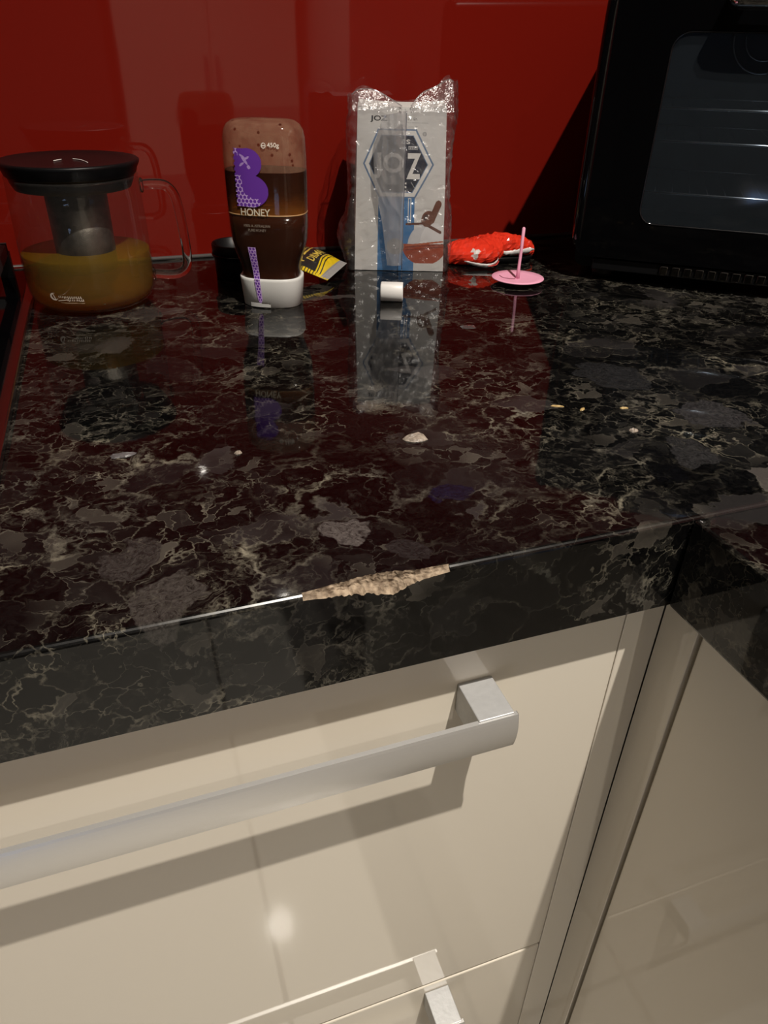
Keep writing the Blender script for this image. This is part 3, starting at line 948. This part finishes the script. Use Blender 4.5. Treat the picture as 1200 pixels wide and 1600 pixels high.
# honeycomb lines over its lower left
hx = .0020
def hexdist(X, Y, s):
    """gap between the nearest and second nearest centre of a honeycomb: 0 on the cell walls"""
    q = s * math.sqrt(3)
    D_ = []
    for oy in (0, 1):
        yy = Y - oy * 1.5 * s; xx = X - oy * q / 2
        cy_ = np.floor(yy / (3 * s)) * 3 * s; cx_ = np.floor(xx / q) * q
        for ky in (0, 1):
            for kx in (0, 1):
                D_.append(np.hypot(yy - cy_ - ky * 3 * s, xx - cx_ - kx * q))
    D_ = np.sort(np.stack(D_), 0)
    return D_[1] - D_[0]
edge_ = hexdist(cv.X, cv.Y, hx)
low = ((cv.Y - .0885) < .0155 - (cv.X + .0215) * .62) | ((cv.X < -.0135 - (cv.Y - .0885) * .10) & (cv.Y < .113)) | ((cv.X < -.0175) & (cv.Y > .128))
low |= cv.ell(-.0035, .0920, .0032, .0032)
cv.put(B & low & (edge_ < .00075), lilac)
# bee
for (x, y, a, b, r) in ((-.0118, .1245, .0042, .0011, -.9), (-.0135, .1275, .0030, .0008, -.5), (-.0100, .1262, .0026, .0009, .5),
                        (-.0145, .1215, .0024, .0009, .6), (-.0085, .1195, .0016, .0014, -.9)):
    cv.put(cv.ell(x, y, a, b, r) & (((cv.X * 4000 + cv.Y * 2600).astype(int) % 3) > 0), lilac)
cream_ink = (.62, .55, .42)
cv.put(cv.text('HONEY', -.0185, .0075, .0812, .0872, .012), cream_ink)
cv.put(cv.text('100% AUSTRALIAN', -.0165, .0065, .0722, .0742), (.25, .21, .17))
cv.put(cv.text('PURE HONEY', -.0130, .0030, .0685, .0705), (.22, .18, .15))
cv.put(cv.ell(.0050, .1360, .0020, .0022) & ~cv.ell(.0050, .1360, .0013, .0015), (.70, .64, .56))
cv.put(cv.rect(.0035, .0066, .1356, .1364), (.70, .64, .56))
cv.put(cv.text('450g', .0080, .0178, .1338, .1382, .012), (.72, .66, .58))
cv.build('label_print', on_bottle, print_mat('bottle_ink', .4), hb)
# honeycomb strip running from bottle on to cap
cv = Canvas(-.016, -.002, .0045, .0550, .00025)
t = (.0550 - cv.Y) / .0505
xc_ = -.0113 + t * .0040; hw = .0036 - t * .0016 - np.clip(t - .93, 0, 1) * .02
st = np.abs(cv.X - xc_) < hw
e2 = hexdist(cv.X - xc_, cv.Y, .00170)
cv.put(st, purple); cv.put(st & (e2 < .00075), lilac)
cv.put(st & (np.abs(np.abs(cv.X - xc_) - hw) < .0005), lilac)
cv.on &= ~((cv.Y > .0258) & (cv.Y < .0266))
def strip_fn(x, z):
    return on_bottle(x, z, .0007)
cv.build('honeycomb_strip', strip_fn, print_mat('strip_ink', .4), hb)

# ------------------------------------------------------------------ black cup behind the honey bottle
bl = empty('black_tub', (-.1505, -.0880, 0), 'small round black plastic tub half hidden behind the honey bottle', 'tub')
V, F = lathe([(.0, .0003), (.0225, .0003), (.0235, .0012), (.0240, .018), (.0240, .0215), (.0255, .0220), (.0258, .0330), (.0250, .0342), (.0240, .0335), (.0235, .0230), (.0, .0225)], 56)
mesh_obj('tub', V, F, M['black_satin'], bl, True)
V, F = lathe([(.0259, .0222), (.0264, .0226), (.0264, .0240), (.0259, .0244)], 56, False)
mesh_obj('rim_band', V, F, M['black_gloss'], bl, True)

# ------------------------------------------------------------------ paper packet in its plastic bag
FL = Vector((-.0275, -.0965, 0))
FA = math.atan2(-.0323, .0924)
PW, PH, PD = .0970, .1565, .052
pk = empty('paper_packet', FL, 'white and blue paper packet with a hexagon emblem inside a clear plastic bag', 'packet', rotz=FA)
paper = (.61, .605, .585)
def pk_edges(z):
    """left and right edge of the front at height z"""
    t = z / PH
    return .0008 + .0032 * t, PW - .0060 * t
def front(x, z, off=0.0):
    """x in 0..PW across, gently bulged paper"""
    u = np.clip(x / PW, 0, 1)
    l = .0008 + .0032 * z / PH; r = PW - .0060 * z / PH
    X = l + u * (r - l)
    bul = np.sin(PI * u) * np.sin(PI * np.clip(z / PH, 0, 1)) * .0025
    wr_ = np.array([noise.noise(Vector((a * 45, b * 30, 3.3))) for a, b in zip(x, z)]) * .0008
    return np.stack([X, -bul + wr_ * np.sin(PI * u) - off, z], 1)
cv = Canvas(0, PW, .0006, PH, .00045)
cv.put(np.ones(cv.X.shape, bool), paper)
navy, steel, white = (.018, .022, .038), (.13, .20, .32), (.70, .69, .66)
def hexa(g):
    c = (.0455, .1060)
    P = [(.0085, .1060), (.0235, .1365), (.0640, .1365), (.0830, .1060), (.0640, .0755), (.0255, .0755)]
    return [(c[0] + (x - c[0]) * g, c[1] + (y - c[1]) * g) for x, y in P]
cv.put(cv.rect(.0245, .0640, .0006, .0760), lin(66, 118, 168))
cv.put(cv.rect(.0570, .0605, .0500, .0745), white)
cv.put(cv.rect(.0578, .0597, .0510, .0735), lin(66, 118, 168))
cv.put(cv.poly(hexa(1.04)), steel)
cv.put(cv.poly(hexa(.985)), white)
cv.put(cv.poly(hexa(.865)), steel)
cv.put(cv.poly(hexa(.84)), navy)
cv.put(cv.text('JO', .0185, .0515, .0925, .1165, .03), white)
cv.put(cv.text('Z', .0545, .0700, .0925, .1165, .035), white)
cv.put(cv.text('8S', .0485, .0580, .1245, .1285, .02), white)
cv.put(cv.rect(.0560, .0665, .1195, .1225), (.42, .42, .42))
for k in range(9): cv.put(cv.rect(.0565 + k * .0011, .0570 + k * .0011, .1200, .1220), navy)
cv.put(cv.ell(.0540, .0850, .0010, .0010), white); cv.put(cv.ell(.0540, .0885, .0010, .0010), white); cv.put(cv.ell(.0540, .0810, .0012, .0012), (.4, .4, .42))
cv.put(cv.seg((.0600, .0895), (.0645, .0830), .0006), (.4, .4, .4))
ink = (.03, .03, .035)
cv.put(cv.text('JOZ', .0140, .0330, .1430, .1490, .03), ink)
for k in range(4): cv.put(cv.text('AEGN'[k], .0545 + k * .0030, .0563 + k * .0030, .1452, .1475, .02), (.12, .12, .12))
for k in range(16): cv.put(cv.rect(.0550 + k * .0014, .0558 + k * .0014, .1428, .1434), (.22, .22, .22))
cv.put(cv.seg((.0560, .1395), (.0655, .1400), .0005), (.35, .35, .35))
cv.put(cv.ell(.0735, .1335, .0022, .0020), (.30, .30, .30))
cv.put(cv.ell(.0735, .1335, .0014, .0012), (.42, .42, .41))
# picture: white heap in a terracotta bowl with a wooden scoop
wx = np.clip(cv.X, .0, PW)
cv.put(cv.ell(.0790, .0270, .0215, .0230) & (cv.Y > .0270), (.56, .56, .57))
cv.put(cv.ell(.0860, .0290, .0150, .0215) & (cv.Y > .0270), (.66, .66, .66))
terra = lin(150, 66, 40)
cv.put(cv.ell(.0760, .0285, .0245, .0215) & (cv.Y < .0290) & (cv.Y > .0085), terra)
for yy in (.0255, .0225): cv.put(cv.seg((.0550, yy), (.0960, yy + .0035), .0008) & cv.ell(.0760, .0285, .0245, .0215), lin(110, 44, 26))
cv.put(cv.seg((.0560, .0275), (.0960, .0315), .0016), lin(172, 92, 60))
brown = lin(104, 62, 44)
cv.put(cv.seg((.0905, .0690), (.0830, .0530), .0070), brown)
cv.put(cv.ell(.0790, .0545, .0068, .0082, -.5), brown)
cv.put(cv.ell(.0765, .0560, .0022, .0035, -.5), lin(58, 32, 24))
cv.put(cv.seg((.0560, .0490), (.0760, .0500), .0022), lin(92, 54, 40))
cv.put(cv.seg((.0790, .0480), (.0930, .0410), .0030), lin(92, 54, 40))
# shaded stone jar at the left of the picture
cv.put(cv.ell(.0440, .0260, .0095, .0085), (.20, .19, .18))
cv.put(cv.ell(.0420, .0275, .0040, .0035), (.30, .29, .28))
cv.put(cv.rect(.0515, .0522, .0006, .1550), (.30, .30, .32))
paper_print = print_mat('printed_paper', .55, .3, bump=(90.0, .15, .0008))
cv.build('front_panel', lambda x, z: front(x, z), paper_print, pk)
paperm = simple('white_paper', paper, .6, 0, .3, bump=(60.0, .3, .002))
# sides, back and folded top
V = []; F = []
NZ = 24
for i in range(NZ + 1):
    z = .0006 + (PH - .0006) * i / NZ
    l, r = pk_edges(z)
    b = .0025 * math.sin(PI * i / NZ)
    V += [(l, 0, z), (l - b, PD * .5, z), (l, PD, z), (r, PD, z), (r + b, PD * .5, z), (r, 0, z)]
for i in range(NZ):
    for k in range(5):
        a = i * 6 + k
        F.append((a, a + 1, a + 7, a + 6))
F.append((0, 5, 4, 3, 2, 1))
mesh_obj('side_panel', V, F, paperm, pk, True)
l, r = pk_edges(PH)
V, F = [], []
NU = 20
for i in range(NU + 1):
    u = i / NU
    x = l + (r - l) * u
    dip = -.002 * math.sin(PI * u)
    V += [(x, 0, PH), (x, PD * .25, PH + .0028 + dip), (x, PD * .5, PH + .0015 + dip), (x, PD * .8, PH + .004 + dip), (x, PD, PH)]
for i in range(NU):
    for k in range(4):
        a = i * 5 + k
        F.append((a, a + 5, a + 6, a + 1))
mesh_obj('folded_top', V, F, paperm, pk, True)

# the bag
pb = empty('plastic_bag', FL, 'crinkled clear plastic bag wrapped loosely around the white paper packet', 'bag', rotz=FA)
def bag_pt(s, t):
    """s around 0..1 starting at the front left corner, t up 0..1; local packet coordinates"""
    gx, gy = .0035, .0040
    x0_, x1_, y0_, y1_ = -gx, PW + gx * .6, -gy, PD + gy
    per = [x1_ - x0_, y1_ - y0_, x1_ - x0_, y1_ - y0_]
    L = sum(per); d = (s % 1.0) * L
    if d < per[0]: x, y, nx, ny = x0_ + d, y0_, 0, -1
    elif d < per[0] + per[1]: x, y, nx, ny = x1_, y0_ + d - per[0], 1, 0
    elif d < per[0] * 2 + per[1]: x, y, nx, ny = x1_ - (d - per[0] - per[1]), y1_, 0, 1
    else: x, y, nx, ny = x0_, y1_ - (d - per[0] * 2 - per[1]), -1, 0
    u = (x - x0_) / (x1_ - x0_)
    # uneven mouth: two raised ears with a dip between them
    top = .1575 + .0115 * math.exp(-((u - .10) / .16) ** 2) + .0220 * math.exp(-((u - 1.0) / .16) ** 2) - .002 * math.exp(-((u - .52) / .12) ** 2)
    if ny == 1: top += .003
    z = .0012 + (top - .0012) * t
    # the sides taper with the packet; loose bulge low on the left
    l, r = pk_edges(min(z, PH))
    x = x + (l - .0008) * (1 - u) - (PW - r) * u * .55
    bul = 0
    if nx == -1: bul = .0040 + .0110 * math.exp(-((z - .032) / .022) ** 2) + .003 * math.exp(-((z - .13) / .03) ** 2)
    if nx == 1: bul = .0035 + .003 * math.sin(z * 50)
    bul *= math.sin(PI * min(max((y - y0_) / (y1_ - y0_), 0), 1)) ** .5 if nx else 1
    p = Vector((x, y, z))
    n1 = noise.noise(Vector((x * 60, y * 60, z * 38 + 7)))
    n2 = 1 - abs(noise.noise(Vector((x * 120 + z * 50, y * 120, z * 100)))) * 2
    n3 = 1 - abs(noise.noise(Vector((x * 55 - z * 90, y * 55 + 4, z * 60)))) * 2
    off = bul + .0014 * n1 + .0014 * n2 + .0018 * n3 - .0012
    if ny: off = max(off, -.0026)
    return p + Vector((nx, ny, 0)) * off + Vector((0, 0, .0012 * n1 * t))
NS, NT = 150, 84
V = [tuple(bag_pt(i / NS, j / NT)) for j in range(NT + 1) for i in range(NS)]
F = [(j * NS + i, j * NS + (i + 1) % NS, (j + 1) * NS + (i + 1) % NS, (j + 1) * NS + i) for j in range(NT) for i in range(NS)]
clearbag = thin('clear_film', (.96, .955, .96), .17, .085, .05, (.82, .80, .80), edge=.55, power=3.0, bump=(140.0, .7, .004))
mesh_obj('film', V, F, clearbag, pb, True)
# a rumpled double layer hangs over the left half of the front
V, F = [], []
NU, NV = 46, 100
for j in range(NV + 1):
    for i in range(NU + 1):
        u, v = i / NU, j / NV
        z = .008 + v * .142
        xl = np.interp(v, [0, .3, .55, .75, .9, 1], [.036, .030, .022, .020, .024, .030])
        x = xl + (.0515 - xl) * u
        w = .0014 * noise.noise(Vector((x * 130, z * 22, 1))) + .0010 * (1 - abs(noise.noise(Vector((x * 120 + z * 30, z * 45, 5)))) * 2) * (.4 + v)
        V.append((x, -.0085 - w - .0015 * math.sin(PI * u), z + (.004 * u if v > .95 else 0)))
for j in range(NV):
    for i in range(NU):
        a = j * (NU + 1) + i
        F.append((a, a + 1, a + NU + 2, a + NU + 1))
fold = thin('doubled_film', (.93, .93, .94), .20, .07, .50, (.50, .495, .50), edge=.4, power=3.0, bump=(70.0, .25, .003))
mesh_obj('rumpled_fold', V, F, fold, pb, True)
V, F = tube([(.0518, -.0092 - .0008 * math.sin(k), .004 + k * .0075) for k in range(21)], .0005, 6)
mesh_obj('seam', V, F, thin('seam_film', (.6, .6, .65), .15, .12, .35, (.45, .45, .48)), pb, True)
# raised ears of the mouth
for pts in ([(-.002, .004, .166), (.006, .004, .1705), (.020, .008, .1700), (.034, .006, .1640), (.047, -.002, .1575)],
            [(.056, -.002, .1575), (.066, .006, .1680), (.080, .012, .1740), (.092, .014, .1800), (.097, .012, .1780)]):
    P = smooth_path(pts, 7)
    V, F = [], []
    for i, p_ in enumerate(P):
        for k in range(7):
            t = k / 6
            wob = .0016 * noise.noise(Vector((p_.x * 130, t * 5, p_.z * 80)))
            V.append((p_.x + .001 * t, p_.y * (1 - t) + (-.003) * t + wob, p_.z * (1 - t) + (.1530) * t + wob))
    for i in range(len(P) - 1):
        for k in range(6):
            a = i * 7 + k
            F.append((a, a + 7, a + 8, a + 1))
    mesh_obj('raised_edge', V, F, clearbag, pb, True)
    V, F = tube(P, .0006, 6)
    mesh_obj('edge_hem', V, F, thin('hem_film', (.85, .85, .86), .1, .15, .18, (.7, .68, .68)), pb, True)

# ------------------------------------------------------------------ black and yellow sachet
sa = empty('tea_sachet', (-.0750, -.1085, 0), 'small black and yellow foil sachet beside the honey bottle', 'sachet', rotz=math.radians(38))
sa.rotation_euler = (math.radians(16), math.radians(-3), math.radians(54))
sa.location.z = .0105
SW, SH = .060, .052          # local x along the writing, local y up the sachet
def sach(x, y, side=1):
    u = np.clip(x / SW + .5, 0, 1); v = np.clip(y / SH + .5, 0, 1)
    b = np.sin(PI * u) ** .55 * np.clip(np.sin(PI * np.clip((v - .14) / .86, 0, 1)), 0, 1) ** .5
    w = np.array([noise.noise(Vector((a * 120, c * 90, 2.0))) for a, c in zip(x, y)]) * .0010
    return np.stack([x, y, side * (b * .0085 + .0003) + w * b * 1.5 + .0035], 1)
cv = Canvas(-SW / 2, SW / 2, -SH / 2, SH / 2, .00035)
blk, yel, yel2, silver = (.016, .015, .014), lin(206, 176, 22), lin(186, 160, 70), (.30, .29, .28)
cv.put(np.ones(cv.X.shape, bool), blk)
wave = -.0125 + .0030 * np.sin((cv.X + .010) * 75)
cv.put(cv.Y < wave + .0050, yel)
cv.put(np.abs(cv.Y - wave - .0030) < .0006, blk)
cv.put(np.abs(cv.Y - wave + .0005) < .0006, blk)
cv.put(cv.Y < -.0178, silver)
for k in range(40): cv.put(cv.rect(-.029 + k * .0015, -.0283 + k * .0015, -.025, -.0178), (.22, .21, .21))
cv.put(cv.text('DILMAH', -.0150, .0230, -.0030, .0055, .02), yel2)
cv.put(cv.seg((-.008, .0105), (.024, .0125), .0020), yel2)
cv.put(cv.seg((-.002, .0155), (.022, .0165), .0013), (.25, .21, .06))
cv.put(cv.seg((-.021, .0075), (-.013, .0110), .0014), yel2); cv.put(cv.seg((-.021, .0075), (-.020, .0055), .0014), yel2)
cv.put(cv.ell(.010, -.0062, .0110, .0018) & ~cv.ell(.011, -.0070, .0095, .0014), yel2)
cv.put((cv.X < -.0265) & (cv.Y < .004) & (np.abs((cv.Y * 1000) % 3 - 1.5) < 1.0), yel)
cv.build('printed_face', lambda x, y: sach(x, y, 1), print_mat('sachet_foil', .28, .5), sa)
cv2 = Canvas(-SW / 2, SW / 2, -SH / 2, SH / 2, .0020)
cv2.put(np.ones(cv2.X.shape, bool), (.02, .02, .018))
cv2.build('back_face', lambda x, y: sach(x, y, -.4), print_mat('sachet_back', .35), sa)

# ------------------------------------------------------------------ small white cap lying on its side
wc = empty('plastic_sleeve', (-.0255, -.2135, 0), 'small white plastic sleeve lying on the worktop before the paper packet', 'sleeve', rotz=math.radians(-22))
def d_ring(x, g):
    P = []
    for k in range(40):
        a = 2 * PI * k / 40
        c, s = math.cos(a), math.sin(a)
        y = .0088 * g * math.copysign(abs(c) ** .9, c)
        z = .0093 + .0093 * g * (s if s < .80 else .80 + (s - .80) * .25)
        P.append((x, y, z - (.0093 * .15 * 0)))
    return P
rings = [d_ring(-.0100, .70), d_ring(-.0106, .94), d_ring(-.0098, 1.0), d_ring(.0098, 1.0), d_ring(.0106, .96), d_ring(.0106, .80), d_ring(.0020, .76)]
V, F = loft(rings)
sl = mesh_obj('sleeve', V, F, simple('white_plastic', (.74, .73, .71), .38, 0, .4), wc, True)
V, F = loft([d_ring(.0024, .55), d_ring(.0040, .55), d_ring(.0042, .45)])
mesh_obj('inner_plug', V, F, simple('grey_plug', (.34, .34, .34), .5), wc, True)

# ------------------------------------------------------------------ torn red wrapper
rwp = empty('red_wrapper', (.135, -.085, 0), 'crumpled glossy red plastic wrapper torn open beside the paper packet', 'wrapper')
o = rwp.location
ax = [(.0840, -.0920), (.105, -.098), (.120, -.100), (.140, -.092), (.160, -.094), (.178, -.096), (.192, -.0985)]
NT_, NR = 44, 30
V, F = [], []
path = smooth_path([(x, y, 0) for x, y in ax], 10)
for i in range(NT_ + 1):
    f = i / NT_ * (len(path) - 1); k = min(int(f), len(path) - 2); c = path[k].lerp(path[k + 1], f - k)
    t = i / NT_
    dirv = (path[k + 1] - path[k]).normalized(); nrm = Vector((dirv.y, -dirv.x, 0))
    wdt = np.interp(t, [0, .1, .3, .45, .55, .75, .92, 1], [.016, .030, .036, .030, .020, .016, .011, .002])
    hgt = np.interp(t, [0, .1, .25, .45, .6, .8, .95, 1], [.018, .024, .027, .027, .024, .019, .012, .003])
    lift = np.interp(t, [0, .4, .55, .75, 1], [.0012, .0012, .006, .007, .006])
    for j in range(NR):
        a = 2 * PI * j / NR
        ca_, sa_ = math.cos(a), math.sin(a)
        q = abs(math.sin(a * 1.0))
        pz = (.5 + .5 * sa_) if sa_ > 0 else (.5 + .5 * sa_)
        p_ = c + nrm * (wdt * .72 * ca_) + Vector((0, 0, lift + hgt * (.42 + .5 * sa_) * (1 if sa_ > 0 else .9)))
        n1 = noise.noise(p_ * 95); n2 = 1 - abs(noise.noise(p_ * 150 + Vector((3, 1, 2)))) * 2
        n3 = 1 - abs(noise.noise(Vector((p_.x * 60 + p_.y * 90, p_.y * 40, 8)))) * 2
        n4 = 1 - abs(noise.noise(Vector((p_.x * 210 - p_.z * 120, p_.y * 90 + p_.z * 160, 4)))) * 2
        amp = .0010 * n1 + .0012 * n2 + .0022 * n3 + .0014 * n4 - .0020
        p_ = p_ + (nrm * ca_ + Vector((0, 0, sa_))) * amp
        p_.z = max(p_.z, .0006)
        V.append(tuple(p_ - o))
for i in range(NT_):
    for j in range(NR):
        j2 = (j + 1) % NR
        F.append((i * NR + j, i * NR + j2, (i + 1) * NR + j2, (i + 1) * NR + j))
F.append(tuple(range(NR))); F.append(tuple(NT_ * NR + j for j in range(NR - 1, -1, -1)))
def red_foil():
    m, nt, out = new_mat('red_foil')
    p = pbsdf(nt, (.62, .035, .018), .12, 0, .6)
    tcn = nd(nt, 'TexCoord'); nz = nd(nt, 'TexNoise', i_Scale=130.0, i_Detail=3.0); lk(nt, tcn.outputs['Object'], nz.inputs['Vector'])
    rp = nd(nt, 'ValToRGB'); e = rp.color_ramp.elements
    e[0].position = .45; e[0].color = (.68, .036, .016, 1); e[1].position = .5; e[1].color = (.60, .55, .52, 1)  # second tone paints pale glints into one spot of the foil
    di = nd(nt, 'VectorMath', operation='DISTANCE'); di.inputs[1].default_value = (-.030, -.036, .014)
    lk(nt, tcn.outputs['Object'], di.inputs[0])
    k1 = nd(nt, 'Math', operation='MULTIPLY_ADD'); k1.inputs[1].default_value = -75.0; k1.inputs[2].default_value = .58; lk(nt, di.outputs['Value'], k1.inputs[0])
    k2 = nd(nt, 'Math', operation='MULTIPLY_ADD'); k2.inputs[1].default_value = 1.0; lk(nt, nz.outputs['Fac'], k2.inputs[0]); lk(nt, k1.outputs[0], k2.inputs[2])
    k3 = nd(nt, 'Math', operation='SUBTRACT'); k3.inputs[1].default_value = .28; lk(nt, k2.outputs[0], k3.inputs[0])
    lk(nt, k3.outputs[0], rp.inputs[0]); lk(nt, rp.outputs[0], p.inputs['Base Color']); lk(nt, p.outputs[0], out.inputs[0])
    return m
mesh_obj('wrapper', V, F, red_foil(), rwp, False)
def ribbon(name, pts, w, mat, up_=(0, 0, 1), wob=.0006):
    P = smooth_path(pts, 7); V, F = [], []
    U = Vector(up_).normalized()
    for i, p_ in enumerate(P):
        g = math.sin(PI * min(1, .12 + i / (len(P) - 1) * .8))
        for k in range(5):
            t = k / 4 - .5
            q = p_ + U * (w * t * g) + Vector((0, -.0012 * math.cos(PI * t), 0))
            q += Vector((0, 0, wob * noise.noise(q * 300)))
            V.append(tuple(q - o))
    for i in range(len(P) - 1):
        for k in range(4):
            a = i * 5 + k
            F.append((a, a + 5, a + 6, a + 1))
    ob = mesh_obj(name, V, F, mat, rwp, True)
    md = ob.modifiers.new('thick', 'SOLIDIFY'); md.thickness = .0005
    return ob
whitefoil = simple('white_foil', (.66, .63, .62), .3, 0, .4)
ribbon('torn_edge', [(.094, -.117, .007), (.106, -.127, .0045), (.118, -.132, .004), (.128, -.129, .0065), (.134, -.121, .009)], .006, whitefoil, (0, -.5, .8))
ribbon('curled_lip', [(.116, -.1335, .004), (.125, -.132, .004), (.132, -.126, .006), (.135, -.119, .006)], .0045, simple('red_inside', (.60, .06, .05), .35), (0, -.9, .3))
ribbon('torn_edge', [(.139, -.110, .012), (.150, -.112, .011), (.160, -.114, .012), (.176, -.113, .0125), (.186, -.108, .0125)], .0065, whitefoil, (0, -.3, 1), .0015)
# dark tray showing through the tear
V, F = loft([oval_ring(.026, .012, .0006, 36, 3), oval_ring(.029, .014, .007, 36, 3), oval_ring(.0285, .0135, .0075, 36, 3), oval_ring(.025, .011, .002, 36, 3)])
a_ = math.radians(-6)
mesh_obj('dark_tray', [(x * math.cos(a_) - y * math.sin(a_) + .155 - o.x, x * math.sin(a_) + y * math.cos(a_) - .104 - o.y, z) for x, y, z in V], F, M['black_satin'], rwp, True)

# ------------------------------------------------------------------ pink disc on a stick
pd = empty('pink_disc', (.1235, -.1880, 0), 'pink plastic disc with a thin upright stick lying in front of the red wrapper', 'toy part')
pinkm = simple('pink_plastic', (.78, .36, .50), .38, 0, .4)
V, F = lathe([(0, .0030), (.010, .0032), (.020, .0040), (.0265, .0050), (.0272, .0056), (.0268, .0062), (.020, .0055), (.010, .0047), (.003, .0046), (.0, .0046)], 64)
pdisc = mesh_obj('disc', V, F, pinkm, pd, True)
V, F = lathe([(.006, .0004), (.0065, .0015), (.004, .0032)], 24)
mesh_obj('hub', V, F, pinkm, pd, True)
V, F = tube([(0, 0, .004), (.0006, .001, .016), (.0016, .002, .034), (.0028, .004, .0535), (.0029, .004, .0545)], [.0022, .0016, .0016, .0017, .0008], 14)
mesh_obj('stick', V, F, pinkm, pd, True)
V, F = tube(smooth_path([(-.0150, .0120, .0056), (-.0150, .0050, .0053), (-.0105, .0000, .0051), (-.004, -.002, .0049)], 5), .0004, 6)
mesh_obj('slit', V, F, simple('dark_pink', (.22, .06, .09), .5), pdisc, True)

# ------------------------------------------------------------------ crumbs and flakes on the stone
def flake(name, loc, a, b, h, mat, label, cat, rot=0.0, seed=1):
    rg = random.Random(seed)
    bm = bmesh.new()
    n = 14
    top, bot, mid = [], [], []
    for k in range(n):
        t = 2 * PI * k / n
        r = rg.uniform(.72, 1.12)
        x, y = a * r * math.cos(t), b * r * math.sin(t)
        c_, s_ = math.cos(rot), math.sin(rot)
        X, Y = x * c_ - y * s_, x * s_ + y * c_
        bot.append(bm.verts.new((X, Y, .0001)))
        mid.append(bm.verts.new((X * .8, Y * .8, h * rg.uniform(.5, .9))))
        top.append(bm.verts.new((X * .4, Y * .4, h * rg.uniform(.7, 1.2))))
    cen = bm.verts.new((0, 0, h))
    for k in range(n):
        k2 = (k + 1) % n
        bm.faces.new((bot[k], bot[k2], mid[k2], mid[k])); bm.faces.new((mid[k], mid[k2], top[k2], top[k]))
        bm.faces.new((top[k], top[k2], cen))
    bm.faces.new(bot[::-1])
    ob = bm_obj(name, bm, mat, None, False, loc)
    tag(ob, label, cat, 'crumbs on the worktop')
    return ob
pale = simple('pale_flake', (.23, .19, .155), .35, 0, .5, bump=(500.0, .8, .001), var=.8, vscale=330)
grey = simple('grey_flake', (.085, .078, .08), .22, 0, .5, var=.6, vscale=300)
gold = simple('golden_crumb', (.36, .25, .10), .4)
flake('crumb', (-.1074, -.4904, 0), .0085, .0065, .0022, pale, 'pale flaky crumb alone in the middle of the worktop', 'crumb', .2, 1)
flake('crumb', (-.2833, -.4606, 0), .0080, .0032, .0012, grey, 'long grey flake on the left of the worktop', 'crumb', .10, 2)
flake('crumb', (-.2171, -.4774, 0), .0028, .0020, .0012, pale, 'small pale crumb right of the long grey flake', 'crumb', .4, 3)
flake('crumb', (.0326, -.5213, 0), .0030, .0026, .0014, pale, 'pale crumb on the right, nearest the front edge', 'crumb', .3, 4)
flake('crumb', (.0036, -.4735, 0), .0050, .0012, .0008, gold, 'leftmost golden crumb on the right half of the worktop', 'crumb', -.5, 5)
flake('crumb', (.0180, -.4832, 0), .0030, .0014, .0009, gold, 'middle golden crumb on the right half of the worktop', 'crumb', .6, 6)
flake('crumb', (.0471, -.4897, 0), .0035, .0014, .0009, gold, 'rightmost golden crumb on the right half of the worktop', 'crumb', -.2, 7)
drop = simple('water_drop', (.05, .045, .045), .03, 0, .8)
ob = flake('water_drop', (.0134, -.3035, 0), .0080, .0055, .0008, drop, 'flat clear droplet in front of the red wrapper', 'droplet', -.3, 8)
ob['group'] = 'wet spots'
